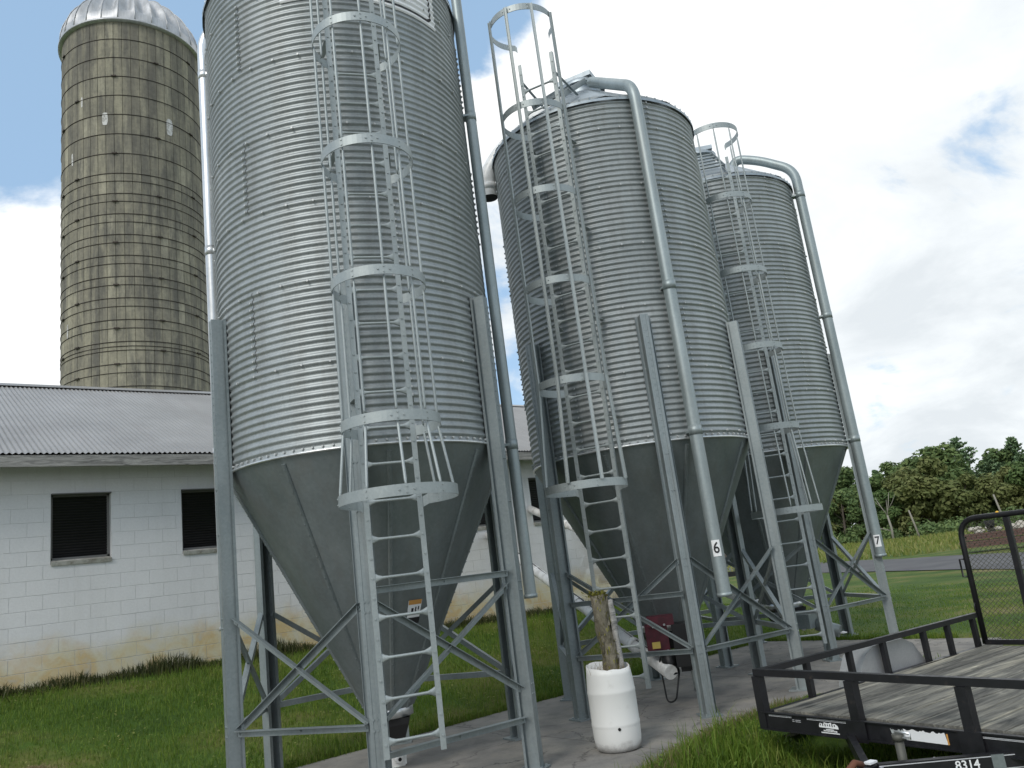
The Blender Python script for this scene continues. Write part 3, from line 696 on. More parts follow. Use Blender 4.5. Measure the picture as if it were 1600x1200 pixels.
for i, z in enumerate(sorted(hz)):
    h_ = link('hoop', hp, silo, (0, 0, z))
    for q in (0, 120, 240): link('hoop_lug', lug, h_, polar(SR + .04, R(camside - 48 + 33 * (i % 4) + q), 0), R(camside - 48 + 33 * (i % 4) + q))
M_PATCH, t, b = mat('white_patch', (.5, .5, .48), .9)
v = coords(t); n_ = tnoise(t, v, 8, 5, .7); t.links.new(ramp(t, n_.outputs[0], [(.35, (.30, .29, .26)), (.55, (.62, .62, .60))]).outputs[0], b.inputs['Base Color'])
for az_, el_, w_, h_ in ((72.95, .608, .24, .66), (76.9, .61, .20, .50), (78.9, .55, .10, .5), (78.3, .63, .08, .4), (79.2, .33, .1, .5)):
    off = math.asin(max(-1, min(1, silo_d * math.sin(R(silo_az - az_)) / SR))); a_ = R(silo_az + 180) + off
    dist = silo_d * math.cos(R(silo_az - az_)) - SR * math.cos(off); zc_ = CAM_H + el_ * dist - SZ0
    vs = []
    for i in range(15):
        th = i / 14 * 2 * math.pi; q = 1 + .22 * mnoise.noise((i * 3.1, az_, 0)); sq = 1 / max(abs(math.cos(th)), abs(math.sin(th))) ** .75
        vs.append(polar(SR + .010, a_ + math.cos(th) * w_ / 2 * q * sq / SR, zc_ + math.sin(th) * h_ / 2 * q * sq))
    MB().add(vs[:-1], [tuple(range(14))]).obj('plaster_patch', M_PATCH, silo)
# dome of fluted panels
M_DOME = galv('dome_metal', (.40, .41, .42), (.52, .53, .54), .40, .54, .6, 3, True)
NP = 28; mb = MB(); A = 2 * math.pi / NP; vs = []; nu, nv = 8, 12
for j in range(nv + 1):
    ph = j / nv * math.pi / 2
    for i in range(nu + 1):
        u = i / nu; flute = -.27 * math.sin(math.pi * u) ** 1.5 * min(1, max(0, (ph - .16) / .12)) * max(.0, math.cos(ph)) ** .5
        rr = (SR + .10) * math.cos(ph) ** .85 * (1 + 0) + flute; vs.append(polar(max(.02, rr), A * u, math.sin(ph) * SR * .92))
w_ = nu + 1
mb.add(vs, [(j * w_ + i, j * w_ + i + 1, (j + 1) * w_ + i + 1, (j + 1) * w_ + i) for j in range(nv) for i in range(nu)], True)
mb.tube([polar((SR + .115) * math.cos(p) ** .85, 0, math.sin(p) * SR * .92) for p in np.linspace(0, 1.35, 10)], .018, 5)
dm = mb.mesh('dome_panel', M_DOME)
for k in range(NP): link('dome_panel', dm, silo, (0, 0, NROW * STH + .05), k * A)
MB().lathe([(SR - .02, NROW * STH - .05), (SR + .13, NROW * STH - .02), (SR + .13, NROW * STH + .06), (SR + .1, NROW * STH + .06)], 84).obj('dome_rim', M_DOME, silo)

# ---------------------------------------------------------------- block barn
YB = 13.2; BX0, BX1 = -2.5, 15.4; ZT = 3.99; CH, CW = .2032, .4064
barn = empty('block_barn', (0, 0, 0), 0, 'long low white concrete block barn with grey corrugated roof', 'barn')
M_BLOCK, t, b = mat('white_painted_block', (.72, .73, .73), .75)
g = N(t, 'ShaderNodeNewGeometry'); mp = N(t, 'ShaderNodeMapping'); t.links.new(g.outputs['Position'], mp.inputs[0])
sp = N(t, 'ShaderNodeSeparateXYZ'); t.links.new(g.outputs['Position'], sp.inputs[0])
n1 = tnoise(t, mp, 1.1, 6, .6); n2 = tnoise(t, mp, 30, 4, .65); n3 = tnoise(t, mp, 2.3, 5, .6, .5)
low = M(t, 'SUBTRACT', 1.84, M(t, 'ADD', sp.outputs[2], M(t, 'MULTIPLY', M(t, 'SUBTRACT', n1.outputs[0], .5), 1.0)))
lowf = N(t, 'ShaderNodeMapRange', interpolation_type='SMOOTHSTEP'); t.links.new(low, lowf.inputs[0]); lowf.inputs[1].default_value = .18; lowf.inputs[2].default_value = .75
pw = ramp(t, n1.outputs[0], [(.3, (.72, .725, .73)), (.7, (.79, .795, .795))]).outputs[0]
st_ = ramp(t, n3.outputs[0], [(.30, (.62, .60, .50)), (.46, (.64, .57, .34)), (.58, (.60, .43, .15)), (.70, (.50, .49, .40))]).outputs[0]
c_ = mixc(t, M(t, 'MULTIPLY', lowf.outputs[0], .85), pw, st_)
info = N(t, 'ShaderNodeObjectInfo')
c_ = mixc(t, .22, c_, ramp(t, n2.outputs[0], [(.3, (.75, .75, .75)), (.7, (1.1, 1.1, 1.1))]).outputs[0], 'MULTIPLY')
vs_ = N(t, 'ShaderNodeMapping'); vs_.inputs['Scale'].default_value = (2.4, 2.4, .25); t.links.new(g.outputs['Position'], vs_.inputs[0]); n4 = tnoise(t, vs_, 1, 5, .6)
c_ = mixc(t, M(t, 'MULTIPLY', ramp(t, n4.outputs[0], [(.55, (0, 0, 0)), (.72, (1, 1, 1))]).outputs[0], .16), c_, (.42, .42, .38))
# worn grey patches towards the far end
wx = N(t, 'ShaderNodeMapRange'); t.links.new(sp.outputs[0], wx.inputs[0]); wx.inputs[1].default_value = 12.2; wx.inputs[2].default_value = 13.2
c_ = mixc(t, M(t, 'MULTIPLY', wx.outputs[0], ramp(t, n3.outputs[0], [(.4, (0, 0, 0)), (.55, (.7, .7, .7))]).outputs[0]), c_, (.28, .26, .22))
t.links.new(c_, b.inputs['Base Color']); bump(t, b, n2.outputs[0], .35, .004)
M_JOINT, *_ = mat('painted_joint', (.70, .705, .705), .9)
wins = [(2.27 + 1.83 * k, 2.27 + 1.83 * k + .80) for k in range(-2, 7)]
WZ0, WZ1 = ZT - 7 * CH, ZT - 2 * CH
ncr = 17; indiv = 0; rest = MB(); cache = {}
def block_mesh(w_):
    key = round(w_, 2)
    if key not in cache:
        h_ = CH - .002; w2 = w_ - .002; mb = MB(); e_ = .002
        vs = [(0 + .003, 0, .003), (w2, 0, .003), (w2, 0, h_), (.003, 0, h_)]
        i_ = [(.003 + e_, -.0022, .003 + e_), (w2 - e_, -.0022, .003 + e_), (w2 - e_, -.0022, h_ - e_), (.003 + e_, -.0022, h_ - e_)]
        mb.add(vs + i_, [(4, 5, 6, 7), (0, 1, 5, 4), (1, 2, 6, 5), (2, 3, 7, 6), (3, 0, 4, 7)])
        cache[key] = mb
    return key
mcache = {}
for cidx in range(ncr):
    z = ZT - (cidx + 1) * CH; x = BX0 - (CW / 2 if cidx % 2 else 0)
    spans = []
    while x < BX1:
        x0, x1 = max(x, BX0), min(x + CW, BX1)
        parts = [(x0, x1)]
        if WZ0 - .01 < z < WZ1 - .01:
            for wa, wb in wins:
                nxt = []
                for p, q in parts:
                    if q <= wa or p >= wb: nxt.append((p, q)); continue
                    if p < wa: nxt.append((p, wa))
                    if q > wb: nxt.append((wb, q))
                parts = nxt
        spans += [s_ for s_ in parts if s_[1] - s_[0] > .03]; x += CW
    for p, q in spans:
        key = block_mesh(q - p); src = cache[key]
        if indiv < 300 and ((1.2 < p < 5.4) or (8.8 < p < 12.6)) and 0 < cidx:
            if key not in mcache: mcache[key] = src.mesh('block', M_BLOCK)
            link('block', mcache[key], barn, (p, YB + mnoise.noise((p * 3, z * 5, 0)) * .0022, z)); indiv += 1
        else: rest.add([(a_ + p, b_ + YB, c_ + z) for a_, b_, c_ in src.v], src.f)
rest.obj('block', M_BLOCK, barn, kind='stuff')
# wall core with window openings, gable ends, back
mb = MB(); zb_ = .2
xsplit = [BX0] + [v_ for w_ in wins for v_ in w_ if BX0 < v_ < BX1] + [BX1]
mb.box(((BX0 + BX1) / 2, YB + .10, (WZ1 + ZT) / 2), (BX1 - BX0, .2 - .004, ZT - WZ1)); mb.box(((BX0 + BX1) / 2, YB + .10, (zb_ + WZ0) / 2), (BX1 - BX0, .2 - .004, WZ0 - zb_))
edges = [BX0] + [v_ for w_ in wins if w_[0] > BX0 for v_ in w_] + [BX1]
for i in range(0, len(edges), 2): mb.box(((edges[i] + edges[i + 1]) / 2, YB + .10, (WZ0 + WZ1) / 2), (edges[i + 1] - edges[i], .2 - .004, WZ1 - WZ0))
YR, ZR, YE, ZE = 18.0, 6.47, 12.74, 4.10
for xg in (BX0 + .1, BX1 - .1):
    vs = [(xg + dx, y, z) for dx in (-.095, .095) for y, z in ((YB + .2, zb_), (2 * YR - YB, zb_), (2 * YR - YB, ZT), (YR, ZR - .25), (YB + .2, ZT))]
    mb.add(vs, [(0, 1, 2, 3, 4), (9, 8, 7, 6, 5)] + [(i, (i + 1) % 5, 5 + (i + 1) % 5, 5 + i) for i in range(5)])
mb.box(((BX0 + BX1) / 2, 2 * YR - YB, (zb_ + ZT) / 2), (BX1 - BX0, .2, ZT - zb_))
mb.obj('wall_core', M_JOINT, barn)
M_WOODG, t, b = mat('weathered_board', (.3, .29, .27), .9)
v = coords(t, None, (.8, 9, 9)); n_ = tnoise(t, v, 2.6, 8, .72, 1.6); n2_ = tnoise(t, coords(t, None, (2.5, 12, 12)), 1.2, 3)
c_ = ramp(t, n_.outputs[0], [(.32, (.09, .09, .085)), (.48, (.27, .265, .25)), (.66, (.46, .45, .42))]).outputs[0]
t.links.new(c_, b.inputs['Base Color']); bump(t, b, n_.outputs[0], .4, .004)
mb = MB(); x = BX0 - .3; k = 0
while x < BX1 + .3:
    x2 = min(x + 3.66, BX1 + .3); MB().box(((x + x2) / 2, YE + .03 + .002 * (k % 2), (3.915 + 4.075) / 2), (x2 - x - .006, .038, .165)).obj('fascia_board', M_WOODG, barn); x = x2; k += 1
mb = MB(); mb.box(((BX0 + BX1) / 2, (YE + YB) / 2 + .03, 4.0), (BX1 - BX0 + .5, YB - YE, .02)).obj('soffit', M_WOODG, barn)
# corrugated roof, both slopes
M_BROOF, t, b = mat('barn_roof_metal', (.36, .37, .39), .5, .55)
v = coords(t); n_ = tnoise(t, v, .8, 6, .6); n2_ = tnoise(t, coords(t, None, (3, .35, .35)), 1.3, 5, .6)
c_ = ramp(t, n_.outputs[0], [(.3, (.30, .295, .285)), (.7, (.39, .383, .372))]).outputs[0]
c_ = mixc(t, M(t, 'MULTIPLY', ramp(t, n2_.outputs[0], [(.5, (0, 0, 0)), (.75, (1, 1, 1))]).outputs[0], .35), c_, (.27, .25, .24)); t.links.new(c_, b.inputs['Base Color'])
P_R = .076
def roof_slope(y0, z0, y1, z1, name):
    n = int((BX1 - BX0 + .8) / P_R) * 8; vs = []; d = Vector((0, y1 - y0, z1 - z0)).normalized(); nn = Vector((0, -d.z, d.y)); nn = nn if nn.z > 0 else -nn
    for s_ in range(2):
        for i in range(n + 1):
            x = BX0 - .4 + P_R * i / 8; h_ = .012 * math.sin(2 * math.pi * i / 8)
            vs.append(Vector((x, (y0, y1)[s_], (z0, z1)[s_])) + nn * h_)
    MB().add(vs, [(i, i + 1, n + 2 + i, n + 1 + i) for i in range(n)], True).obj(name, M_BROOF, barn)
roof_slope(YE, ZE, YR, ZR, 'roof'); roof_slope(2 * YR - YE, ZE, YR, ZR, 'roof')
mb = MB(); mb.prof([(-.19, -.075), (0, .016), (.19, -.075), (.19, -.083), (0, .005), (-.19, -.083)], (BX0 - .42, YR, ZR + .03), (BX1 + .42, YR, ZR + .03)); mb.obj('ridge_cap', M_BROOF, barn)
# windows
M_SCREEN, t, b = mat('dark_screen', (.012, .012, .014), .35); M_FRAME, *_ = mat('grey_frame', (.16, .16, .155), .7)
M_SILL, t, b = mat('stained_sill', (.4, .38, .33), .9); v = coords(t); n_ = tnoise(t, v, 9, 6, .7); t.links.new(ramp(t, n_.outputs[0], [(.3, (.20, .18, .14)), (.6, (.50, .49, .45))]).outputs[0], b.inputs['Base Color'])
WH = WZ1 - WZ0
fr = MB(); w_ = .80
fr.box((.018, .115, WH / 2 + .03), (.036, .05, WH - .06)).box((w_ - .018, .115, WH / 2 + .03), (.036, .05, WH - .06)).box((w_ / 2, .115, WH - .018), (w_, .05, .036)).box((w_ / 2, .115, .078), (w_, .05, .036))
fr.box((w_ / 2, .004, WH - .008), (w_ - .004, .10, .016))
fm = fr.mesh('window', M_FRAME)
sm = MB()
for k in range(22):
    z = .10 + (WH - .14) * (k + .5) / 22; sm.box((w_ / 2, .112, z), (w_ - .07, .004, .030), (Vector((1, 0, 0)), Vector((0, .8, .6)), Vector((0, -.6, .8))))
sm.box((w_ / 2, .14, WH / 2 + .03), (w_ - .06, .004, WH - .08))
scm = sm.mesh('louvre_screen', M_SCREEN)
slm = MB().box((w_ / 2, .055, .028), (w_ - .006, .17, .056), (Vector((1, 0, 0)), Vector((0, .97, .22)), Vector((0, -.22, .97)))).mesh('window_sill', M_SILL)
for wa, wb in wins:
    if wa < BX0: continue
    wo = link('window', fm, barn, (wa, YB, WZ0)); link('louvre_screen', scm, wo); link('window_sill', slm, wo)
MB().tube([(12.15, YB - .03, .8), (12.15, YB - .03, 3.2)], .022, 8).box((12.15, YB - .03, 1.72), (.09, .05, .12)).obj('conduit', M_FRAME, barn)

# ---------------------------------------------------------------- white drum with dead trunk
M_DRUM, t, b = mat('white_drum_plastic', (.78, .78, .75), .45)
v = coords(t); sp = N(t, 'ShaderNodeSeparateXYZ'); t.links.new(v.outputs[0], sp.inputs[0]); n_ = tnoise(t, v, 9, 6, .7)
lowd = M(t, 'ADD', M(t, 'MULTIPLY', M(t, 'SUBTRACT', .12, sp.outputs[2]), 5.0), M(t, 'MULTIPLY', n_.outputs[0], .9))
n2_ = tnoise(t, v, 5, 5, .6)
c_ = mixc(t, ramp(t, lowd, [(.62, (0, 0, 0)), (1.0, (.8, .8, .8))]).outputs[0], (.73, .73, .70), (.27, .26, .245))
c_ = mixc(t, ramp(t, n2_.outputs[0], [(.62, (0, 0, 0)), (.75, (.35, .35, .35))]).outputs[0], c_, (.44, .43, .39)); t.links.new(c_, b.inputs['Base Color'])
dp = Vector((5.50, 5.58, 0)); drum = empty('drum', dp, R(20), 'white plastic drum cut open at the top standing on the concrete pad', 'drum')
DR, DH = .215, .72; n = 48; prof = [(0, .012), (DR * .80, .0), (DR * .90, .008), (DR * .965, .05), (DR, .11), (DR * 1.015, .20)]
for zc_ in (.225, .50): prof += [(DR * 1.015, zc_ - .02), (DR * 1.028, zc_ - .008), (DR * 1.028, zc_ + .008), (DR * 1.015, zc_ + .02)]
prof += [(DR * 1.0, .58), (DR * .97, .66), (DR * .94, DH)]
prof += [(DR * .92, DH), (DR * .95, .6), (DR * .96, .3), (0, .28)]
mb = MB(); mb.lathe(prof, n); 
for i, p in enumerate(mb.v):
    if p[2] > .60 and math.hypot(p[0], p[1]) > .1:
        a_ = math.atan2(p[1], p[0]); f_ = (p[2] - .60) / .12
        mb.v[i] = (p[0] * (1 + .02 * math.sin(2 * a_ + 1) * f_), p[1] * (1 + .02 * math.sin(2 * a_) * f_), p[2] + f_ * (.022 * math.sin(a_ + .4) + .003 * math.sin(7 * a_) + .008 * mnoise.noise((a_ * 6, 1, 0))))
    elif .1 < p[2] < .6 and math.hypot(p[0], p[1]) > .1:
        a_ = math.atan2(p[1], p[0]); q = 1 - .018 * math.exp(-((a_ + 2.6) ** 2) / .10) * math.sin(p[2] * 5); mb.v[i] = (p[0] * q, p[1] * q, p[2])
mb.obj('drum_shell', M_DRUM, drum)
M_SOIL, *_ = mat('dark_soil', (.045, .038, .028), .95)
mb = MB(); mb.lathe([(0, .60), (DR * .5, .59), (DR * .94, .565)], 24); mb.obj('soil', M_SOIL, drum)
a_ = R(218) - R(20) + .9
MB().tube([polar(DR * .99, R(212), .20), polar(DR * 1.03, R(212), .20)], .014, 10).obj('drain_hole', M_HOLE, drum)
M_BARK, t, b = mat('dead_bark', (.16, .13, .10), .95)
v = coords(t, None, (12, 12, 6)); n_ = tnoise(t, v, 2.0, 8, .75, 1.2)
t.links.new(ramp(t, n_.outputs[0], [(.3, (.09, .08, .055)), (.5, (.19, .17, .12)), (.7, (.30, .27, .21))]).outputs[0], b.inputs['Base Color']); bump(t, b, n_.outputs[0], .8, .03)
M_MOSS, *_ = mat('yellow_green_leaf', (.20, .19, .03), .8)
trunk = empty('potted_dead_tree', dp + Vector((.05, -.02, .56)), 0, 'gnarled dead brown tree trunk topped with yellow growth in the white drum', 'dead tree')
def gnarl(pts, r, n=12, k=14, seed=0):
    P_ = [Vector(p) for p in pts]; out_ = []
    for i in range(k + 1):
        u = i / k * (len(P_) - 1); j = min(int(u), len(P_) - 2); out_.append(P_[j].lerp(P_[j + 1], u - j))
    mb = MB().tube(out_, [r[0] + (r[1] - r[0]) * i / k for i in range(k + 1)], n)
    for i, p in enumerate(mb.v):
        ax = out_[min(i // n, k)]; d = Vector(p) - ax; a_ = math.atan2(d.y, d.x)
        f_ = 1 + .5 * mnoise.noise((math.cos(a_) * 1.6 + seed, math.sin(a_) * 1.6, p[2] * 4.2)) + .16 * math.sin(a_ * 3 + p[2] * 5)
        mb.v[i] = tuple(ax + d * f_)
    return mb
gnarl([(0, 0, 0), (-.005, .004, .25), (-.02, .03, .5), (-.045, .05, .79)], (.068, .066), 16, 22).obj('stem', M_BARK, trunk)
sd1 = gnarl([(.055, -.06, 0), (.045, -.05, .35), (.04, -.045, .74)], (.035, .024), 10, 12, 4).obj('side_stem', M_WOODG, trunk)
mb = MB()
for k in range(150):
    c_ = Vector((-.03 + rnd.gauss(0, .05), .05 + rnd.gauss(0, .05), .775 + rnd.uniform(0, .05))); d1 = Vector((rnd.gauss(0, 1), rnd.gauss(0, 1), rnd.gauss(.4, .6))).normalized() * .028; d2 = d1.cross(Vector((rnd.random(), rnd.random(), 1))).normalized() * .008
    mb.add([c_ - d2, c_ + d2, c_ + d1 + d2 * .6, c_ + d1 * 1.3], [(0, 1, 2, 3)])
for k in range(170):
    a_, zz = rnd.uniform(0, 6.28), rnd.uniform(.05, .78); c_ = Vector((-.02 * zz + math.cos(a_) * .066, .05 * zz + math.sin(a_) * .066, zz)); d1 = Vector((math.cos(a_) * .3, math.sin(a_) * .3, rnd.gauss(0, .7))).normalized() * rnd.uniform(.02, .06); d2 = d1.cross(Vector((math.cos(a_), math.sin(a_), .2))).normalized() * .007
    mb.add([c_ - d2, c_ + d2, c_ + d1 + d2 * .6, c_ + d1 * 1.3], [(0, 1, 2, 3)])
mb.obj('moss_tuft', M_MOSS, trunk, kind='stuff')
mb = MB()
for k in range(70):
    a_, zz = rnd.uniform(0, 6.28), rnd.uniform(.03, .75); c_ = Vector((-.02 * zz + math.cos(a_) * .060, .05 * zz + math.sin(a_) * .060, zz)); o_ = Vector((math.cos(a_), math.sin(a_), 0)); s_ = Vector((-o_.y, o_.x, 0)) * rnd.uniform(.008, .02)
    h_ = V(rnd.uniform(.04, .12)); mb.add([c_ - s_, c_ + s_, c_ + s_ * .7 + h_ + o_ * rnd.uniform(.004, .03), c_ - s_ * .7 + h_ + o_ * rnd.uniform(.004, .03), c_ - s_ + o_ * .012, c_ + s_ + o_ * .012], [(0, 1, 2, 3), (4, 5, 2, 3)])
mb.obj('bark_flake', M_BARK, trunk, kind='stuff')

# ---------------------------------------------------------------- utility trailer
tA = Vector((6.03, 4.34, 0)); TZ = -.30; TD = R(-6.6)
trailer = empty('utility_trailer', (tA.x, tA.y, TZ), TD, 'black flatbed utility trailer with worn plank deck and mesh ramp gate', 'trailer')
M_BLK, t, b = mat('black_trailer_paint', (.011, .011, .012), .42)
v = coords(t); n_ = tnoise(t, v, 11, 6, .7); c_ = mixc(t, ramp(t, n_.outputs[0], [(.60, (0, 0, 0)), (.72, (.9, .9, .9))]).outputs[0], (.011, .011, .013), (.045, .035, .028)); t.links.new(c_, b.inputs['Base Color'])
t.links.new(ramp(t, n_.outputs[0], [(.35, (.32, .32, .32)), (.7, (.62, .62, .62))]).outputs[0], b.inputs['Roughness'])
M_PLANK, t, b = mat('weathered_plank', (.2, .2, .18), .9)
oi = N(t, 'ShaderNodeObjectInfo'); tcc = N(t, 'ShaderNodeTexCoord'); mp = N(t, 'ShaderNodeMapping'); mp.inputs['Scale'].default_value = (.9, 9, 9); t.links.new(tcc.outputs['Object'], mp.inputs[0])
cmb = N(t, 'ShaderNodeCombineXYZ'); t.links.new(M(t, 'MULTIPLY', oi.outputs['Random'], 50), cmb.inputs[0]); t.links.new(M(t, 'MULTIPLY', oi.outputs['Random'], 31), cmb.inputs[1]); t.links.new(cmb.outputs[0], mp.inputs['Location'])
n_ = tnoise(t, mp, 1.5, 8, .72, .9); n2_ = tnoise(t, mp, .5, 5, .65, .4)
c_ = ramp(t, n_.outputs[0], [(.30, (.05, .05, .045)), (.44, (.17, .168, .150)), (.58, (.32, .31, .27)), (.72, (.56, .54, .47))]).outputs[0]
c_ = mixc(t, .9, c_, ramp(t, n2_.outputs[0], [(.34, (.22, .22, .22)), (.52, (.62, .62, .60)), (.68, (1.3, 1.25, 1.1))]).outputs[0], 'MULTIPLY')
t.links.new(c_, b.inputs['Base Color']); bump(t, b, n_.outputs[0], .6, .006)
TL, TW = 3.52, 2.62; ZD = .58; ZRl = .885; X3 = (Vector((1, 0, 0)), Vector((0, 1, 0)), Vector((0, 0, 1)))
# local frame: x back along the trailer, y to its left (negative = towards the right of the photo)
Y = lambda y: -y
npk = 12; pw_ = (TW - .10) / npk
for k in range(npk):                                        # planks run lengthwise
    y0 = .05 + k * pw_; mb = MB(); n = 16; vs = []
    for i in range(n + 1):
        x = .055 + (TL - .11) * i / n; s_ = 0
        for yy, zz in ((y0 + .004 + rnd.uniform(0, .004), -.04), (y0 + .004 + rnd.uniform(0, .006), -.005), (y0 + .012, rnd.uniform(-.003, 0)), (y0 + pw_ / 2, rnd.uniform(-.004, .003)), (y0 + pw_ - .012, rnd.uniform(-.003, 0)), (y0 + pw_ - .004 - rnd.uniform(0, .006), -.005), (y0 + pw_ - .004, -.04)): vs.append((x, Y(yy), ZD + zz))
    mb.add(vs, [(i * 7 + j, (i + 1) * 7 + j, (i + 1) * 7 + j + 1, i * 7 + j + 1) for i in range(n) for j in range(6)] + [(0, 1, 2, 3, 4, 5, 6), tuple(n * 7 + j for j in range(6, -1, -1))])
    mb.obj('deck_plank', M_PLANK, trailer)
mb = MB()
for x, y, w_, h_ in ((2.2, 1.1, .16, .035), (2.3, .10, .5, .03), (1.2, .07, .25, .03), (2.75, .09, .3, .03)):   # broken gaps in the boards
    vs = [(x + math.cos(q) * w_ / 2 * (1 + .3 * math.sin(q * 3)), Y(y) + math.sin(q) * h_ / 2 * (1 + .3 * math.cos(q * 2)), ZD + .003) for q in np.linspace(0, 6.28, 13)[:-1]]
    mb.add(vs, [tuple(range(12))])
mb.obj('deck_gouge', M_HOLE, trailer)
rect = lambda name, p, q, w_, h_, u=(0, 0, 1), m_=M_BLK: MB().bar(p, q, w_, h_, u).obj(name, m_, trailer)
ang2 = [(-.035, -.035), (.035, -.035), (.035, .035), (-.035, .035)]
fb = rect('front_beam', (0, Y(-.03), ZD - .075), (0, Y(TW + .03), ZD - .075), .06, .125, (0, 0, 1))
MB().bar((-.034, Y(.0), ZD - .006), (-.034, Y(TW), ZD - .006), .03, .008).bar((-.034, Y(.0), ZD - .138), (-.034, Y(TW), ZD - .138), .03, .008).obj('beam_flange', M_BLK, fb)
for y in (0, TW): rect('side_beam', (.035, Y(y), ZD - .075), (TL, Y(y), ZD - .075), .06, .125)
rect('rear_beam', (TL - .03, Y(.034), ZD - .075), (TL - .03, Y(TW - .034), ZD - .075), .06, .12)
mb = MB()
for x in (.6, 1.2, 1.8, 2.4, 3.0): mb.bar((x, Y(.034), ZD - .09), (x, Y(TW - .034), ZD - .09), .04, .07)
mb.obj('cross_member', M_BLK, trailer)
for y in (0, TW):
    rect('top_rail', (.0, Y(y), ZRl), (TL + .02, Y(y), ZRl), .055, .05)
    for x in (.64, 1.26, 1.80, 2.5, 2.95, 3.46): rect('rail_post', (x, Y(y), ZD - .02), (x, Y(y), ZRl - .026), .05, .05, (1, 0, 0))
rect('top_rail', (0, Y(-.0275), ZRl + .002), (0, Y(TW + .0275), ZRl + .002), .055, .055)
for y in (.0, .90, 1.76, TW): rect('rail_post', (-.005, Y(y), ZD - .14), (-.005, Y(y), ZRl - .028), .075, .075, (1, 0, 0))
for y in (.9, 1.76): MB().box((-.046, Y(y), ZD - .08), (.008, .16, .15)).obj('gusset_plate', M_BLK, trailer)
# pinstripes, decals and torn labels on the front beam
M_PIN, *_ = mat('silver_pinstripe', (.55, .56, .58), .4); M_REFL, *_ = mat('scuffed_reflector', (.42, .45, .44), .35)
mb = MB()
for y0, y1 in ((.07, .30), (.45, .83)):
    for dz in (-.022, -.030): mb.box((-.0325, Y((y0 + y1) / 2), ZD + dz), (.003, y1 - y0, .0035))
for y0, y1 in ((.305, .325), (.335, .385)):
    for dz in (-.045, -.057): mb.box((-.0325, Y((y0 + y1) / 2), ZD + dz), (.003, y1 - y0, .0035))
mb.obj('pinstripe', M_PIN, fb)
dc = MB(); yc = .64
top = [(-.085, -.012), (-.075, .008), (-.04, .004), (-.035, .016), (.0, .010), (.03, .018), (.035, .006), (.062, .012), (.085, -.002), (.09, -.012)]
vs = [(-.0325, Y(yc + y), ZD - .055 + z) for y, z in top] + [(-.0325, Y(yc + .09), ZD - .082), (-.0325, Y(yc - .085), ZD - .078)]
dc.add(vs, [tuple(range(len(vs)))]); 
for z, w_, h_ in ((-.090, .07, .006), (-.101, .125, .010), (-.115, .165, .007)): dc.box((-.0325, Y(yc + .01), ZD + z), (.002, w_, h_))
dco = dc.obj('dealer_decal', M_WHITE, fb)
mb = MB()
for k in range(7): mb.box((-.0340, Y(yc - .068 + .021 * k), ZD - .058), (.001, .008, .012 + .004 * (k % 3)))
for k in range(9): mb.box((-.0348, Y(yc - .05 + .013 * k), ZD - .101), (.0012, .003, .008))
mb.obj('decal_lettering', M_INK, dco)
def torn(y0, y1, z0, z1, m_, name):
    n = 24; vs = [(-.033, Y(y0 + (y1 - y0) * i / n), ZD + z1 + (rnd.uniform(-.012, .003) if 0 < i < n else 0)) for i in range(n + 1)] + [(-.033, Y(y1 + .012), ZD + z0), (-.033, Y(y0 + .012), ZD + z0 + .004)]
    MB().add(vs, [tuple(range(len(vs)))]).obj(name, m_, fb)
torn(1.17, 1.27, -.085, -.035, M_REFL, 'scuffed_label'); torn(1.272, 1.575, -.105, -.028, M_WHITE, 'torn_label')
MB().box((-.0325, Y(1.59), ZD - .07), (.003, .012, .07)).obj('label_edge', M_ORANGE, fb)
mb = MB()
for dz in (-.03, -.037): mb.box((-.0325, Y(2.2), ZD + dz), (.003, .75, .0035))
mb.obj('pinstripe', M_PIN, fb)
# tongue: two beams to the coupler, jack, chain
TT = Vector((-.68, Y(1.40), ZD - .155))
for sg_ in (-1, 1):
    p = Vector((.45, Y(1.40 + sg_ * 1.0), ZD - .155)); q = TT + Vector((.05, Y(sg_ * .045), 0))
    tb = MB().bar(p, q, .05, .10).obj('tongue_beam', M_BLK, trailer)
    if sg_ > 0:
        d = (q - p).normalized(); side = Vector((d.y, -d.x, 0)); side = side if side.x < 0 else -side
        mb = MB()
        for dz in (.038, -.038): mb.bar(p + side * .0265 + V(dz), q + side * .0265 + V(dz), .0035, .005)
        mb.obj('pinstripe', M_PIN, tb)
        if sg_ > 0:
            me = text_mesh('8314', .075, M_YEL if False else M_WHITE); o_ = link('serial_number', me, tb); zax = V(1); xax = -(zax.cross(side)).normalized() * -1
            fm_ = Matrix((xax, zax, side)).transposed().to_4x4(); fm_.translation = p.lerp(q, .63) + side * .027
            o_.matrix_local = fm_
            MB().box(p.lerp(q, .50) + side * .028 + V(.005), (.008, .075, .085), (side, d, V(1))).obj('hinge_plate', G_LEG, tb)
MB().bar(TT + Vector((.1, 0, .0)), TT + Vector((-.22, 0, .01)), .075, .07).tube([TT + Vector((-.22, 0, .02)), TT + Vector((-.27, 0, .0))], [.055, .05], 12).obj('coupler', M_BLK, trailer)
M_RUST, *_ = mat('rusty_steel', (.14, .055, .03), .85)
MB().tube([TT + Vector((-.20, .0, .05)), TT + Vector((-.12, 0, .085)), TT + Vector((-.05, 0, .06))], .022, 8).obj('coupler_latch', M_RUST, trailer)
MB().box(TT + Vector((.04, .0, .055)), (.08, .05, .012)).obj('coupler_sticker', M_WHITE, trailer)
J = TT + Vector((.30, -.06, -.02))
jk = MB().tube([J + V(-.18), J + V(.16)], .030, 14).tube([J + V(.16), J + V(.20)], .038, 14).obj('jack', mat('jack_paint', (.10, .10, .085), .6, .3)[0], trailer)
MB().tube([J + V(-.34), J + V(-.17)], .022, 12).obj('jack_leg', G_LEG, jk)
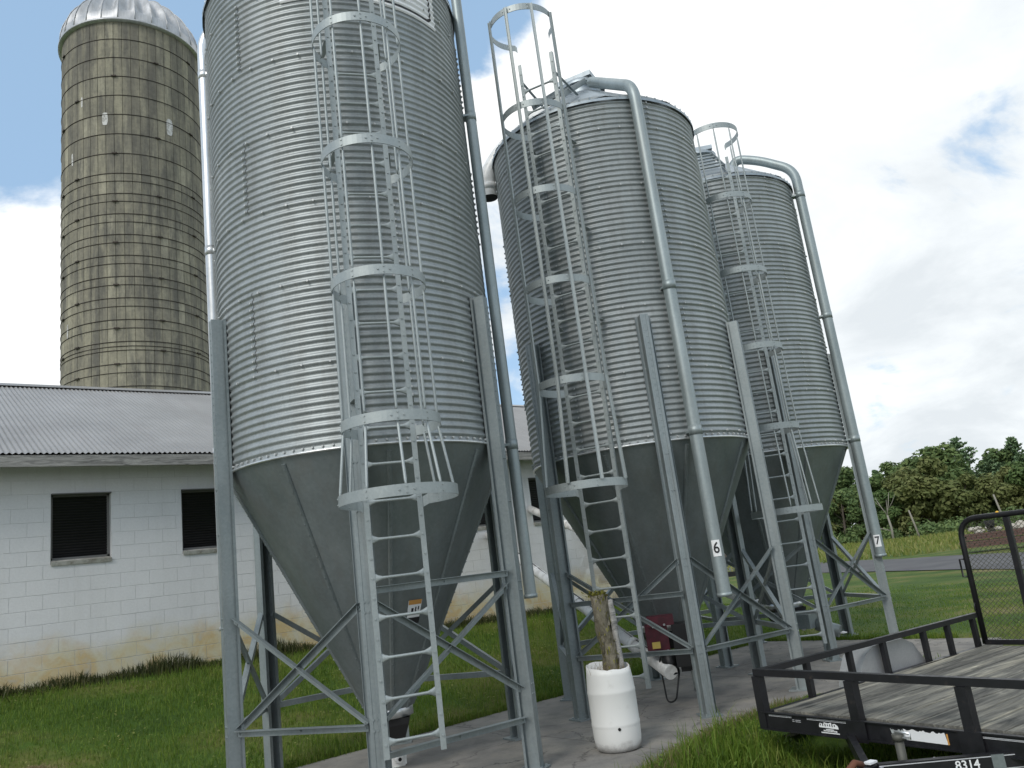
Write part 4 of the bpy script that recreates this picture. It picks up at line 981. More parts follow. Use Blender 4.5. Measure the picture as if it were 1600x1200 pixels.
MB().tube([J + V(.18) + Vector((0, .0, 0)), J + Vector((0, -.09, .18)), J + Vector((0, -.09, .21)), J + Vector((.0, .02, .215))], .008, 8).obj('jack_handle', G_BRIGHT, jk)
mb = MB()
for k in range(16):
    u = k / 15; c = TT + Vector((.02 + .34 * u, -.085 - .16 * u, .03 - .16 * math.sin(u * math.pi))); a_ = math.pi / 2 * (k % 2)
    mb.tube([c + Vector((math.cos(q) * .020, math.sin(q) * .011 * math.cos(a_), math.sin(q) * .011 * math.sin(a_))) for q in np.linspace(0, 6.28, 9)], .004, 5)
mb.obj('safety_chain', G_BRIGHT, trailer)
# fenders and wheels
M_FEND = galv('diamond_plate', (.46, .47, .48), (.60, .61, .61), .35, .5, .7, 90, False)
M_TYRE, *_ = mat('tyre_rubber', (.015, .015, .015), .85)
for sg_, y in ((-1, 0), (1, TW)):
    yo = y + sg_ * .045; yi = yo + sg_ * .24; mb = MB(); vs = []
    arcp = [(1.36, .34), (1.42, .60), (1.55, .77), (1.72, .84), (2.2, .84), (2.36, .77), (2.5, .60), (2.56, .34)]
    for yy in (yo, yi):
        for x, z in arcp: vs.append((x, Y(yy), z))
    for x, z in arcp: vs.append((x + (1.96 - x) * .08, Y(yo), z - .06))
    mb.add(vs, [(i, i + 1, 9 + i, 8 + i) for i in range(7)], False)
    vs2 = [(x, Y(yo), z) for x, z in arcp]; mb.add(vs2, [tuple(range(8))])
    for i in range(60):
        x = 1.74 + .46 * rnd.random(); yy = yo + sg_ * .24 * rnd.random(); mb.box((x, Y(yy), .842), (.03, .007, .004), (Vector((.7, .7, 0)), Vector((-.7, .7, 0)), V(1)) if i % 2 else (Vector((.7, -.7, 0)), Vector((.7, .7, 0)), V(1)))
    mb.obj('fender', M_FEND, trailer)
    for xw in (1.96,):
        wo = MB().lathe([(.19, -.09), (.30, -.10), (.335, -.07), (.34, 0), (.335, .07), (.30, .10), (.19, .09)], 32)
        wo.v = [(xw + p[0], Y(yo + sg_ * .12) + p[2], .345 + p[1]) for p in wo.v]; tw = wo.obj('wheel', M_TYRE, trailer)
        rm = MB().lathe([(0.001, .03), (.08, .03), (.10, .055), (.18, .05), (.195, .09)], 24); rm.v = [(xw + p[0], Y(yo + sg_ * .12) + p[2] * (-sg_), .345 + p[1]) for p in rm.v]; rm.obj('rim', M_PVC, tw)
rect('axle', (1.96, Y(.1), .345), (1.96, Y(TW - .1), .345), .06, .06)
# mesh ramp gate
gx, gz0, gz1 = TL + .04, ZD + .0, 1.91; rr = .16; lean = .035
gp = lambda y, z: Vector((gx + (z - gz0) * lean, Y(y), z))
path = bend([gp(.03, gz0), gp(.03, gz1), gp(TW - .03, gz1), gp(TW - .03, gz0)], .22, 8)
gate = MB().tube(path, .030, 10).bar(gp(.03, gz0 + .02), gp(TW - .03, gz0 + .02), .05, .05).obj('ramp_gate', M_BLK, trailer)
for y in (.55, 1.07, 1.59, 2.11): MB().bar(gp(y, gz0 + .04), gp(y, gz1 - .03), .055, .05, (1, 0, 0)).obj('gate_bar', M_BLK, gate)
M_MESH, *_ = mat('gate_mesh_steel', (.065, .065, .045), .6)
vs, fs = [], []; dw, dh = .056, .025
ny, nz_ = int((TW - .08) / dw), int((gz1 - gz0 - .06) / dh)
def strand(p, q):
    d = (q - p).normalized(); u = Vector((1, 0, 0)) * .0016; w2 = d.cross(Vector((1, 0, 0))).normalized() * .0019; o_ = len(vs)
    for e_ in (p, q): vs.extend([e_ + u + w2, e_ - u + w2, e_ - u - w2, e_ + u - w2])
    for k in range(4): fs.append((o_ + k, o_ + (k + 1) % 4, o_ + 4 + (k + 1) % 4, o_ + 4 + k))
def inside(y, z):
    yy = min(y - .03, TW - .03 - y); zz = gz1 - z
    if yy < 0 or zz < 0: return False
    return not (yy < .2 and zz < .2 and (math.hypot(.2 - yy, .2 - zz) > .2))
for j in range(nz_):
    for i in range(ny):
        y, z = .04 + i * dw + (dw / 2 if j % 2 else 0), gz0 + .04 + j * dh
        for dy in (-dw / 2, dw / 2):
            if inside(y, z) and inside(y + dy, z + dh): strand(gp(y, z), gp(y + dy, z + dh))
MB().add(vs, fs).obj('gate_mesh', M_MESH, gate)
mb = MB().tube([gp(-.0, 1.48), gp(-.05, 1.48), gp(-.05, 1.29), gp(-.0, 1.29)], .010, 8); mb.obj('gate_latch', M_BLK, gate)
MB().tube([gp(.03, .96) + Vector((-.03, .0, math.cos(q) * .05)) + Vector((math.sin(q) * .03, 0, 0)) for q in np.linspace(0, 6.28, 13)], .008, 6).obj('spring_pin', M_BLK, gate)
MB().lathe([(.018, 0), (.014, .012), (.0, .016)], 12, gp(.47, gz1 + .028)).obj('marker_lamp', mat('amber_lens', (.75, .42, .02), .25)[0], gate)

# ---------------------------------------------------------------- wagon, brick bed, posts far off
M_OLDW, t, b = mat('old_brown_board', (.12, .10, .08), .9); v = coords(t, None, (.5, 8, 8)); n_ = tnoise(t, v, 2, 6, .65); t.links.new(ramp(t, n_.outputs[0], [(.3, (.08, .07, .06)), (.7, (.20, .175, .15))]).outputs[0], b.inputs['Base Color'])
wx_, wy_ = 17.3, 12.6; wz_ = gz(wx_, wy_)
wagon = empty('hay_wagon', (wx_, wy_, wz_), R(-42), 'old slatted hay wagon on a dark running gear parked behind the bins', 'wagon')
for k in range(5): MB().box((0, 0, 1.38 + .17 * k - .0), (3.4, .04, .14)).obj('rack_slat', M_OLDW, wagon)
for x in (-1.6, -.8, 0, .8, 1.6): MB().box((x, .05, 1.7), (.08, .05, .9)).obj('rack_post', M_OLDW, wagon)
MB().box((0, .9, 1.22), (3.4, 1.9, .08)).obj('wagon_bed', M_OLDW, wagon)
for x in (-1.3, 1.3):
    mb = MB().bar((x, 0, .5), (x, 1.8, .5), .1, .1); mb.bar((x - .35, .1, .55), (x + .35, .1, 1.15), .05, .05).bar((x + .35, .1, .55), (x - .35, .1, 1.15), .05, .05); mb.obj('running_gear', M_BLK, wagon)
    for y in (-.05, 1.85):
        wl = MB().lathe([(.2, -.08), (.36, -.08), (.38, 0), (.36, .08), (.2, .08), (.001, .02)], 24); wl.v = [(x + p[0], y + p[2], .38 + p[1]) for p in wl.v]; wl.obj('wheel', M_TYRE, wagon)
MB().box((0, .3, .75), (2.8, .12, .12)).obj('reach_pole', M_BLK, wagon)
MB().box((1.72, .05, 1.0), (.03, .12, .16)).obj('tail_light', mat('red_lens', (.35, .02, .02), .3)[0], wagon)
M_BRICK, t, b = mat('dull_brick', (.2, .08, .06), .85); g = N(t, 'ShaderNodeTexCoord'); n_ = tnoise(t, coords(t), 3, 5, .7)
t.links.new(ramp(t, n_.outputs[0], [(.3, (.075, .045, .038)), (.7, (.15, .085, .07))]).outputs[0], b.inputs['Base Color'])
bxp = (44.5, 15.4); bed = empty('raised_brick_bed', (*bxp, gz(*bxp)), R(-70), 'low reddish brick raised bed with pale stones beyond the road', 'raised bed')
for k, (z, w_, d_) in enumerate(((.0, 5.2, 1.6), (.35, 4.9, 1.4))):
    me = MB().box((.21, 0, .05), (.41, .2, .095)).mesh('brick', M_BRICK)
    for row in range(3):
        for i in range(int(w_ / .44)): link('brick', me, bed, (-w_ / 2 + i * .44 + (.22 if row % 2 else 0), -d_ / 2 + (0.0 if k == 0 else .25), z + row * .105 + .25))
    MB().box((0, .1, z + .40), (w_ - .05, d_ - .25, .28)).obj('bed_core', M_SOIL, bed)
M_STONE, *_ = mat('pale_stone', (.42, .39, .33), .9)
for i in range(26):
    s_ = rnd.uniform(.12, .24); mb = MB().lathe([(0, -s_ * .5), (s_ * .8, -s_ * .3), (s_, 0), (s_ * .7, s_ * .45), (0, s_ * .6)], 8, smooth=False)
    mb.v = [tuple(Vector(p) * (1 + .2 * mnoise.noise((p[0] * 9 + i, p[1] * 9, p[2] * 9)))) for p in mb.v]; mb.obj('stone', M_STONE, bed, (rnd.uniform(-2.2, 2.3), rnd.uniform(-.5, .5), .98 + rnd.uniform(-.05, .18)))
for x in (-1.1, 1.3): MB().lathe([(.01, 0), (.17, 0), (.24, .38), (.20, .38), (.18, .30), (.01, .30)], 16, (x, -.1, 1.08)).obj('flower_pot', M_TYRE, bed)
# ---------------------------------------------------------------- trees beyond the field
def leafmat(name, stops, rough=.75):
    mt, t, b = mat(name, stops[1][1], rough, 0, .25)
    g = N(t, 'ShaderNodeNewGeometry'); oi = N(t, 'ShaderNodeObjectInfo')
    f = M(t, 'ADD', M(t, 'MULTIPLY', g.outputs['Random Per Island'], .7), M(t, 'MULTIPLY', oi.outputs['Random'], .3))
    t.links.new(ramp(t, f, stops).outputs[0], b.inputs['Base Color'])
    tr = N(t, 'ShaderNodeBsdfTranslucent'); t.links.new(ramp(t, f, stops).outputs[0], tr.inputs[0]); mx = N(t, 'ShaderNodeMixShader', i_0=.30)
    o = t.nodes['Material Output']; t.links.new(b.outputs[0], mx.inputs[1]); t.links.new(tr.outputs[0], mx.inputs[2]); t.links.new(mx.outputs[0], o.inputs[0]); return mt
M_LEAF = [leafmat('oak_leaf', [(.1, (0.073, 0.125, 0.043)), (.5, (0.110, 0.173, 0.057)), (.9, (0.156, 0.219, 0.077))]),
          leafmat('maple_leaf', [(.1, (0.084, 0.139, 0.053)), (.5, (0.134, 0.198, 0.075)), (.9, (0.198, 0.261, 0.095))]),
          leafmat('olive_leaf', [(.1, (0.111, 0.139, 0.048)), (.5, (0.160, 0.186, 0.064)), (.9, (0.213, 0.229, 0.090))])]
M_NEEDLE = leafmat('pine_needle', [(.1, (0.155, 0.240, 0.135)), (.5, (0.240, 0.343, 0.186)), (.9, (0.352, 0.463, 0.240))])
M_TRUNK, *_ = mat('tree_bark', (.10, .085, .07), .95); M_DEADW, *_ = mat('bleached_wood', (.25, .235, .20), .9)
def leaf_cloud(centres, n, size, rr, flat=1.0):
    """leaf-sized faces spread through blobs (centre, radii)"""
    vs, fs = [], []
    tot = sum(c[1][0] * c[1][1] for c in centres)
    for c, rad in centres:
        for _ in range(int(n * rad[0] * rad[1] / tot)):
            d = Vector((rr.gauss(0, 1), rr.gauss(0, 1), rr.gauss(0, 1))).normalized() * (rr.random() ** .38)
            p = Vector(c) + Vector((d.x * rad[0], d.y * rad[0], d.z * rad[1]))
            s_ = size * rr.uniform(.6, 1.35); nrm = (d * .8 + Vector((rr.gauss(0, .5), rr.gauss(0, .5), rr.gauss(.45, .5)))).normalized()
            u = nrm.cross(Vector((rr.gauss(0, 1), rr.gauss(0, 1), rr.gauss(0, 1)))).normalized() * s_; w_ = nrm.cross(u) * .62 * flat
            o = len(vs); vs += [p - u, p - w_ * .8 - u * .1, p + u, p + w_ * .9 + u * .15]; fs.append((o, o + 1, o + 2, o + 3))
    return vs, fs
def decid(seed, h, w, m_):
    rr = random.Random(seed); mb = MB(); tr = MB(); mb.add
    lean = Vector((rr.uniform(-.05, .05), rr.uniform(-.05, .05), 1)); top = lean * h * .8
    tr.tube([(0, 0, -.5), lean * h * .3, lean * h * .55, top], [.24, .2, .13, .04], 8); cs = []
    for k in range(15):
        a = rr.uniform(0, 6.28); zf = rr.uniform(.18, .95); r_ = w * (1 - abs(zf - .5) * 1.25) * rr.uniform(.35, .95)
        c = Vector((math.cos(a) * r_, math.sin(a) * r_, h * zf)); q = w * rr.uniform(.26, .46); cs.append((c, (q, q * rr.uniform(.6, .9))))
        tr.tube([lean * h * zf * .62, c], [.07, .02], 5)
    v_, f_ = leaf_cloud(cs, 4200, .27, rr); mb.add(v_, f_)
    return tr.mesh('trunk', M_TRUNK), mb.mesh('crown', m_)
def pine(seed, h, w, ragged=.3):
    rr = random.Random(seed); mb, tr = MB(), MB(); tr.tube([(0, 0, -.5), (0, 0, h * .5), (0, 0, h)], [.26, .17, .03], 8); vs, fs = [], []
    z = h * .12
    while z < h * .985:
        u = z / h; rad = w * (1 - u) ** .72 * (1.0 if u > .3 else .75 + u * .8); nb = rr.randint(4, 6); a0 = rr.uniform(0, 6.28)
        for k in range(nb):
            if rr.random() < ragged * (1 - u): continue
            a = a0 + k * 6.28 / nb + rr.uniform(-.3, .3); ln = rad * rr.uniform(.65, 1.15); d = Vector((math.cos(a), math.sin(a), rr.uniform(.02, .30) + u * .4)); e_ = d * ln + V(z)
            tr.tube([V(z), e_], [.045, .012], 4, False)
            n = int(26 + 70 * ln / w)
            for _ in range(n):
                q = rr.uniform(.25, 1.05); p = V(z) + d * ln * q + Vector((rr.gauss(0, .18), rr.gauss(0, .18), rr.gauss(.08, .11))) * (.6 + ln * .14)
                s_ = rr.uniform(.22, .42); t_ = rr.uniform(0, 6.28); x = Vector((math.cos(t_), math.sin(t_), rr.uniform(.1, .7))).normalized() * s_; y = x.cross(V(1)).normalized() * s_ * .32
                o = len(vs); vs += [p - x * .4 - y, p - x * .4 + y, p + x, ]; fs.append((o, o + 1, o + 2))
                vs += [p - y * 1.6, p + x * .7 + V(s_ * .5), p + y * 1.6]; fs.append((o + 3, o + 4, o + 5))
        z += h * rr.uniform(.030, .052)
    mb.add(vs, fs); return tr.mesh('trunk', M_TRUNK), mb.mesh('crown', M_NEEDLE)
D_ = [decid(1, 9, 3.6, M_LEAF[0]), decid(2, 8, 3.4, M_LEAF[1]), decid(3, 7, 3.2, M_LEAF[2]), decid(4, 10, 3.3, M_LEAF[1])]
P_ = [pine(11, 13, 4.2), pine(12, 14, 5.4, .4), pine(13, 11, 3.6, .2)]
def place_tree(name, kind, az_, dist, s_, sz, label, cat, group):
    x, y = dist * math.cos(R(az_)), dist * math.sin(R(az_))
    o = empty(name, (x, y, gz(x, y) - .2), rnd.uniform(0, 6.28), label, cat, group); o.scale = (s_, s_, sz)
    link('trunk', kind[0], o); link('crown', kind[1], o); return o
tops = [  # pines that stand out above the wood: azimuth, top elevation (tangent), shape
    (24.0, .066, 0, 'slim pine with pointed top left of the tallest pine in the wood'), (21.1, .080, 1, 'tallest pine in the wood, broad ragged crown against the sky'),
    (22.5, .066, 0, 'bushy pine joined to the left side of the tallest pine'), (18.2, .071, 0, 'pine with pointed tip near the right edge above the trailer gate'),
    (16.6, .058, 2, 'pine cut by the right edge of the photo'), (19.6, .056, 1, 'wide pine with drooping layered branches between the two tall pines')]
for az_, el_, k, lab in tops:
    h_ = (13, 14, 11)[k]; dist = rnd.uniform(133, 140); x, y = dist * math.cos(R(az_)), dist * math.sin(R(az_)); s_ = (CAM_H + el_ * dist - gz(x, y) + .2) / h_
    place_tree('pine_tree', P_[k], az_, dist, s_ * 1.05, s_, lab, 'pine tree', 'tall pines above the wood')
place_tree('broadleaf_tree', D_[0], 26.0, 129, 1.15, 1.12, 'round light green tree at the left end of the wood just right of bin 7', 'tree', 'broadleaf trees of the wood')
KN = ['light green broadleaf tree', 'dark green broadleaf tree', 'olive yellowish broadleaf tree', 'tall dark green broadleaf tree']
NTH = 'first second third fourth fifth sixth seventh eighth ninth tenth eleventh twelfth'.split()
def wood_row(a0, a1, step, d0, d1, hh, row, pines):
    az_, nth, hid, off_ = a1, 0, 0, 0
    while az_ > a0:
        pin = rnd.random() < pines; k = rnd.randrange(4); j = az_ + rnd.uniform(-.3, .3); what = 'low dark pine' if pin else KN[k]
        if 18.6 < j < 27.6:
            lab = '%s, %s in the %s row of woods right of bin 7' % (what, NTH[nth], row); nth += 1
        elif j >= 27.6: lab = '%s, %s in the %s row of woods behind the bins' % (what, NTH[hid], row); hid += 1
        else: lab = '%s, %s in the %s row of woods beyond the right edge' % (what, NTH[off_], row); off_ += 1
        dist = rnd.uniform(d0, d1)
        if pin: place_tree('pine_tree', P_[2], j, dist, .95, rnd.uniform(.85, 1.0), lab, 'pine tree', 'low pines inside the wood')
        else:
            s_ = rnd.uniform(.68, 1.22) * hh / (9, 8, 7, 10)[k]; place_tree('broadleaf_tree', D_[k], j, dist, s_ * 1.05, s_, lab, 'tree', 'broadleaf trees of the wood')
        az_ -= step
wood_row(13.5, 38.5, 1.0, 120, 128, 8.4, 'front', 0)
wood_row(13.5, 38.5, 1.15, 132, 142, 10.6, 'back', .4)
# undergrowth along the foot of the wood (reads as one mass)
rr = random.Random(5); cs = []
for i in range(130):
    az_ = rr.uniform(10, 44); dist = rr.uniform(112, 122) if i % 3 else rr.uniform(122, 135); x, y = dist * math.cos(R(az_)), dist * math.sin(R(az_)); q = rr.uniform(.7, 2.0); cs.append((Vector((x, y, gz(x, y) + q * .45)), (q, q * .8)))
v_, f_ = leaf_cloud(cs, 15000, .26, rr); MB().add(v_, f_).obj('undergrowth', M_LEAF[1], None, kind='stuff')
# dead tree and leaning posts
dd = 105; x, y = dd * math.cos(R(25.9)), dd * math.sin(R(25.9))
dt = empty('dead_tree', (x, y, gz(x, y)), 0, 'bare bleached dead tree with forked branches in front of the wood', 'dead tree')
MB().tube([(0, 0, -.2), (.1, -.05, 1.5), (.1, .1, 3.0)], [.16, .13, .10], 7).obj('trunk', M_DEADW, dt)
sdv = Vector((math.sin(R(25.9)), -math.cos(R(25.9)), 0))        # to the right as seen from the bins
mb = MB()
for p0, p1, p2, r_ in ((3.0, -.9, 5.2, .07), (3.0, .7, 5.6, .07), (2.9, .25, 4.8, .05), (1.2, -2.2, 2.3, .07), (3.8, 1.3, 5.3, .04), (4.0, -1.4, 5.4, .035)):
    b0 = Vector((.1, .1, p0)) + (sdv * (.35 if p0 == 3.8 else -.45 if p0 == 4.0 else 0)); e_ = Vector((.1, .1, p2)) + sdv * p1; mb.tube([b0, b0.lerp(e_, .5) + V(-.12), e_], [r_, r_ * .8, r_ * .35], 6)
mb.obj('branches', M_DEADW, dt)
for az_, dist, hh, ln, lab in ((24.35, 98, 3.1, -.5, 'pale leaning wooden post in front of the wood, right of the dead tree'), (19.55, 98, 3.6, -.5, 'pale leaning wooden post behind the trailer gate')):
    x, y = dist * math.cos(R(az_)), dist * math.sin(R(az_)); po = empty('wooden_post', (x, y, gz(x, y)), 0, lab, 'post', 'leaning posts before the wood')
    MB().tube([(0, 0, -.3), sdv * ln * .5 + V(hh * .5), sdv * ln + V(hh)], [.11, .10, .085], 8).obj('pole', M_DEADW, po)

# ---------------------------------------------------------------- grass
M_GRASS, t, b = mat('grass_blade', (.07, .13, .02), .6, 0, .3)
g = N(t, 'ShaderNodeNewGeometry'); mp = N(t, 'ShaderNodeMapping'); t.links.new(g.outputs['Position'], mp.inputs[0]); n1 = tnoise(t, mp, .55, 6, .6); n2 = tnoise(t, mp, 2.6, 4, .6)
f = M(t, 'ADD', M(t, 'MULTIPLY', g.outputs['Random Per Island'], .34), M(t, 'ADD', M(t, 'MULTIPLY', n1.outputs[0], .42), M(t, 'MULTIPLY', n2.outputs[0], .24)))
cg = ramp(t, f, [(.28, (.056, .112, .013)), (.45, (.108, .190, .020)), (.58, (.155, .232, .030)), (.70, (.21, .24, .052)), (.82, (.32, .29, .12))]).outputs[0]
t.links.new(cg, b.inputs['Base Color'])
tr = N(t, 'ShaderNodeBsdfTranslucent'); t.links.new(cg, tr.inputs[0]); mx = N(t, 'ShaderNodeMixShader', i_0=.3); o = t.nodes['Material Output']
t.links.new(b.outputs[0], mx.inputs[1]); t.links.new(tr.outputs[0], mx.inputs[2]); t.links.new(mx.outputs[0], o.inputs[0])
M_WEED = M_GRASS.copy(); M_WEED.name = 'dry_weed'
for n_ in M_WEED.node_tree.nodes:
    if n_.type == 'VALTORGB':
        for e_, c in zip(n_.color_ramp.elements, ((.022, .032, .010), (.042, .056, .018), (.075, .085, .028), (.13, .12, .05), (.22, .18, .10))): e_.color = (*c, 1)
M_MEADOW = M_GRASS.copy(); M_MEADOW.name = 'meadow_blade'
for n_ in M_MEADOW.node_tree.nodes:
    if n_.type == 'VALTORGB':
        for e_, c in zip(n_.color_ramp.elements, ((.10, .15, .03), (.17, .21, .045), (.24, .25, .07), (.30, .28, .11), (.36, .32, .15))): e_.color = (*c, 1)
M_HAY = M_GRASS.copy(); M_HAY.name = 'dry_hay'
for n_ in M_HAY.node_tree.nodes:
    if n_.type == 'VALTORGB':
        for e_, c in zip(n_.color_ramp.elements, ((.16, .12, .06), (.22, .17, .09), (.28, .22, .12), (.34, .28, .16), (.40, .34, .2))): e_.color = (*c, 1)
npr = np.random.RandomState(4)
def blades(name, pts, h, w, m_, lean=.45, parent=None):
    """pts (n,3); h, w arrays"""
    n = len(pts); a = npr.uniform(0, 2 * np.pi, n); dx, dy = np.cos(a), np.sin(a); ln = np.abs(npr.normal(0, lean, n)) * h; b_ = npr.uniform(0, 2 * np.pi, n)
    ux, uy = np.cos(b_) * w / 2, np.sin(b_) * w / 2; X, Y_, Z = pts.T
    V_ = np.empty((n, 5, 3)); 
    V_[:, 0] = np.stack([X - ux, Y_ - uy, Z - .01], 1); V_[:, 1] = np.stack([X + ux, Y_ + uy, Z - .01], 1)
    mxx, myy, mzz = X + dx * ln * .35, Y_ + dy * ln * .35, Z + h * .6
    V_[:, 2] = np.stack([mxx + ux * .75, myy + uy * .75, mzz], 1); V_[:, 3] = np.stack([mxx - ux * .75, myy - uy * .75, mzz], 1)
    V_[:, 4] = np.stack([X + dx * ln, Y_ + dy * ln, Z + h * np.sqrt(np.clip(1 - (ln / np.maximum(h, 1e-6)) ** 2 * .6, .15, 1))], 1)
    me = bpy.data.meshes.new(name); me.vertices.add(n * 5); me.vertices.foreach_set('co', V_.ravel())
    base = np.arange(n)[:, None] * 5; li = np.concatenate([base + [0, 1, 2, 3], base + [3, 2, 4]], 1).ravel()
    me.loops.add(n * 7); me.loops.foreach_set('vertex_index', li.astype(np.int32)); me.polygons.add(n * 2)
    st = (np.arange(n)[:, None] * 7 + [0, 4]).ravel().astype(np.int32); me.polygons.foreach_set('loop_start', st)
    me.polygons.foreach_set('loop_total', np.tile([4, 3], n).astype(np.int32)); me.update(calc_edges=True); me.validate(); me.materials.append(m_)
    return link(name, me, parent, kind='stuff')
def scatter(n, x0, x1, y0, y1, keep=None):
    P = np.stack([npr.uniform(x0, x1, n), npr.uniform(y0, y1, n)], 1); out_ = []
    for x, y in P:
        if (in_pad(x, y) and y > verge(x)) or (keep and not keep(x, y)): continue
        out_.append((x, y, max(gz(x, y), -.005) if in_pad(x, y) else gz(x, y)))
    return np.array(out_)
def vis(x, y): a_ = math.degrees(math.atan2(y, x)); return 15 < a_ < 88
clump = lambda P: np.array([.65 + .7 * max(0, .5 + mnoise.noise((x * .9, y * .9, 7))) for x, y, _ in P])
p = scatter(76000, -.5, 13.2, 8.35, 13.15, vis); h = npr.uniform(.035, .095, len(p)) * clump(p); blades('grass', p, h, np.full(len(p), .0065), M_GRASS, .6)
p = scatter(34000, 12.2, 24, 2.5, 13, lambda x, y: vis(x, y) and npr.rand() < 1.15 - (math.hypot(x, y) - 12) / 18); h = npr.uniform(.025, .06, len(p)) * clump(p); blades('grass', p, h, np.full(len(p), .010), M_GRASS, .9)
def bank(x, y):
    if x > 6.3 and y > 4.35 and npr.rand() < min(.93, (x - 6.3) * 2): return False
    return 18 < math.degrees(math.atan2(y, x)) < 60 and y < verge(x) - .02 + mnoise.noise((x * 2, y * 2, 0)) * .1
p = scatter(46000, 3.6, 10.5, 2.2, 5.45, bank); h = npr.uniform(.05, .15, len(p)) * clump(p) * np.where((p[:, 0] > 6.0) & (p[:, 1] > 4.2), .4, 1); blades('grass', p, h, np.full(len(p), .0085), M_GRASS, .55)
p = scatter(1900, 4.0, 6.2, 2.6, 5.2, bank); h = npr.uniform(.14, .34, len(p)); blades('tall_grass', p, h, np.full(len(p), .009), M_GRASS, .5)
vs_, fs_ = [], []
for k in range(5200):
    x, y = npr.uniform(4.2, 6.4), npr.uniform(2.9, 4.95)
    if not bank(x, y) or mnoise.noise((x * 1.6, y * 1.6, 9)) < -.05: continue
    z = gz(x, y) + npr.uniform(.02, .12); a_ = npr.uniform(0, 6.28); s_ = npr.uniform(.012, .030); u = Vector((math.cos(a_), math.sin(a_), npr.normal(.1, .35))) * s_; w2 = u.cross(Vector((npr.normal(0, .4), npr.normal(0, .4), 1))).normalized() * s_ * .5
    c = Vector((x, y, z)); o = len(vs_); vs_ += [c - u * .2, c + u * .5 - w2, c + u * 1.3, c + u * .5 + w2]; fs_.append((o, o + 1, o + 2, o + 3))
MB().add(vs_, fs_).obj('leafy_weeds', M_GRASS, None, kind='stuff')
p = scatter(15000, 4.6, 7.0, 2.8, 4.6, vis); h = npr.uniform(.04, .12, len(p)) * clump(p); blades('grass', p, h, np.full(len(p), .0085), M_GRASS, .7)
vs_, fs_ = [], []
for k in range(9000):
    if k % 3: x, y = npr.uniform(.5, 12.5), npr.uniform(8.6, 12.9)
    else: x, y = npr.uniform(12.2, 20), npr.uniform(4.0, 12)
    if mnoise.noise((x * 1.3, y * 1.3, 19)) < .12: continue
    z = gz(x, y) + npr.uniform(.02, .07); a_ = npr.uniform(0, 6.28); s_ = npr.uniform(.010, .026); u = Vector((math.cos(a_), math.sin(a_), npr.normal(.1, .3))) * s_; w2 = u.cross(Vector((npr.normal(0, .3), npr.normal(0, .3), 1))).normalized() * s_ * .6
    c = Vector((x, y, z)); o = len(vs_); vs_ += [c - u * .2, c + u * .5 - w2, c + u * 1.3, c + u * .5 + w2]; fs_.append((o, o + 1, o + 2, o + 3))
MB().add(vs_, fs_).obj('clover', M_MEADOW, None, kind='stuff')
mb = MB(); vs_ = []
nX = 46
for i in range(nX + 1):
    x = 3.4 + 4.6 * i / nX
    for j in range(7):
        y = PAD_Y0 - .12 + (verge(x) + .03 + mnoise.noise((x * 3, 0, 2)) * .06 - PAD_Y0 + .12) * j / 6
        vs_.append((x, y, (.028 if 0 < j < 6 else (.002 if j == 6 else -.05)) + mnoise.noise((x * 4, y * 4, 0)) * .01))
mb.add(vs_, [(i * 7 + j, (i + 1) * 7 + j, (i + 1) * 7 + j + 1, i * 7 + j + 1) for i in range(nX) for j in range(6)], True)
mb.obj('turf_edge', M_GROUND, None, kind='structure')
n = 7000; X = npr.uniform(3.6, 7.9, n); Yv = np.array([PAD_Y0 + (verge(x) - PAD_Y0) * u for x, u in zip(X, npr.uniform(-.1, 1, n))]); p = np.stack([X, Yv, np.full(n, .01)], 1); blades('grass', p, npr.uniform(.03, .10, n) * np.clip(1.7 - .14 * X, .5, 1), np.full(n, .007), M_GRASS, .7)
# fringe over the pad's front edge, and thin tufts along the back edge
n = 5200; X = npr.uniform(4.6, 7.6, n); Yf = np.array([verge(x) for x in X]) + npr.normal(-.03, .07, n); p = np.stack([X, Yf, np.full(n, -.005)], 1); k_ = np.array([mnoise.noise((x * 1.1, 2, 1)) for x in X]) > -.5; p = p[k_]; h = npr.uniform(.04, .15, len(p)) * np.clip(1.6 - .12 * p[:, 0], .45, 1); q = npr.rand(len(p)) < .4; blades('grass', p[~q], h[~q], np.full((~q).sum(), .006), M_GRASS, .6); blades('dry_grass', p[q], h[q] * 1.2, np.full(q.sum(), .004), M_HAY, .6)
n = 9000; X = npr.uniform(-1, 12.3, n); Yf = PAD_Y1 + npr.normal(.05, .05, n); p = np.stack([X, Yf, np.full(n, -.01)], 1); blades('grass', p, npr.uniform(.04, .12, n), np.full(n, .006), M_GRASS, .6)
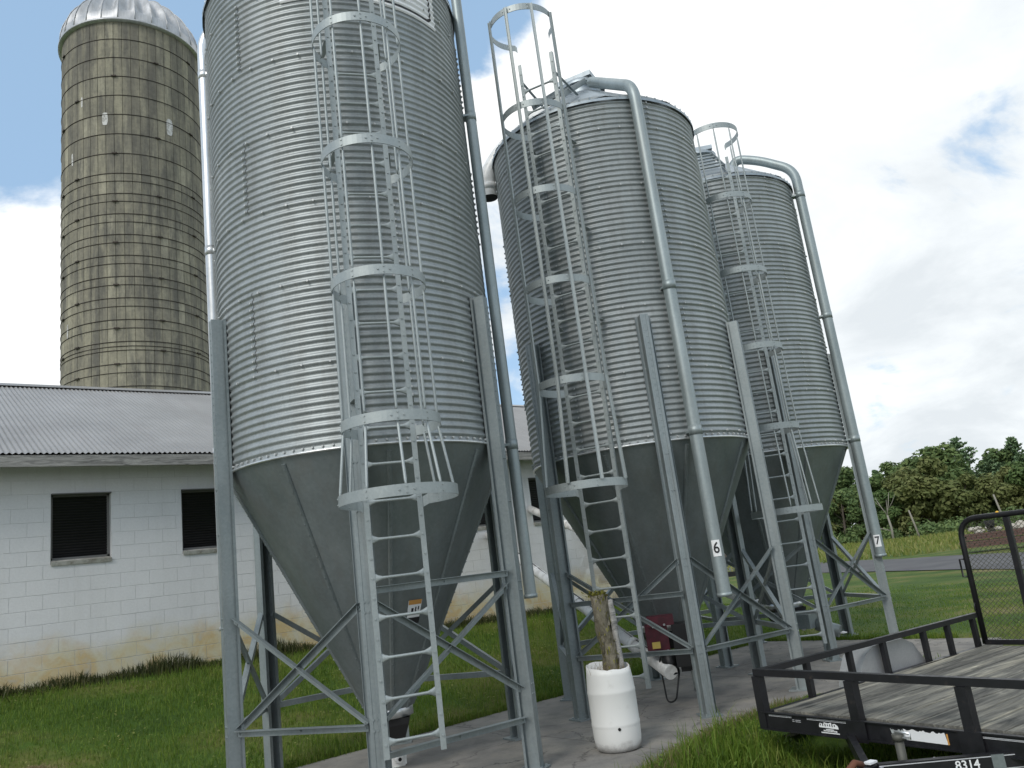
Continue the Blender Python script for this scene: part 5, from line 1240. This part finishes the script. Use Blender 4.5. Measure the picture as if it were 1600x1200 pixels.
n = 2500; Yf = npr.uniform(5.3, 8.5, n); X = PAD_X1 + npr.normal(.08, .06, n); p = np.stack([X, Yf, np.full(n, -.01)], 1); blades('grass', p, npr.uniform(.04, .12, n), np.full(n, .007), M_GRASS, .6)
# weeds along the foot of the barn
n = 11000; X = npr.uniform(-.5, 15, n); k_ = np.array([.5 + mnoise.noise((x * 1.2, 0, 4)) + .35 * mnoise.noise((x * 4, 1, 4)) for x in X]); Yw = YB - .03 - np.abs(npr.normal(0, .22, n)); p = np.array([(x, y, gz(x, y)) for x, y in zip(X, Yw)])
h = np.clip(npr.uniform(.06, .24, n) * (.35 + 1.0 * np.clip(k_, 0, 1.2)), .03, .6); blades('weeds', p, h, npr.uniform(.006, .018, n), M_WEED, .55)
n = 900; a_ = npr.uniform(0, 6.28, n); q = DR * .9 * np.sqrt(npr.uniform(0, 1, n)); p = np.stack([dp.x + np.cos(a_) * q, dp.y + np.sin(a_) * q, np.full(n, .575)], 1)[:260]; blades('weeds', p, npr.uniform(.06, .22, len(p)), np.full(len(p), .004), M_HAY, .4)
# rough meadow beyond the road
P = []
while len(P) < 16000:
    a_ = npr.uniform(14, 50); d_ = npr.uniform(52, 118); x, y = d_ * math.cos(R(a_)), d_ * math.sin(R(a_)); P.append((x, y, gz(x, y)))
p = np.array(P); blades('meadow_grass', p, npr.uniform(.18, .5, len(p)), npr.uniform(.05, .14, len(p)), M_MEADOW, .6)
hx, hy = 2.52, 10.9
hc = empty('hay_clump', (1.56, 10.0, gz(1.56, 10.0)), 0, 'small clump of dry straw lying on the lawn left of the nearest bin', 'hay clump')
n = 420; q = npr.normal(0, .11, (n, 2)); hp_ = np.stack([q[:, 0], q[:, 1], np.clip(.07 - np.hypot(q[:, 0], q[:, 1]) * .25, 0, .1) + npr.uniform(0, .02, n)], 1)
o_ = blades('straw', hp_, npr.uniform(.02, .05, n), np.full(n, .006), M_HAY, 2.2, hc); del o_['kind']
for o_ in list(bpy.data.objects):
    if 'eave' in o_: del o_['eave']
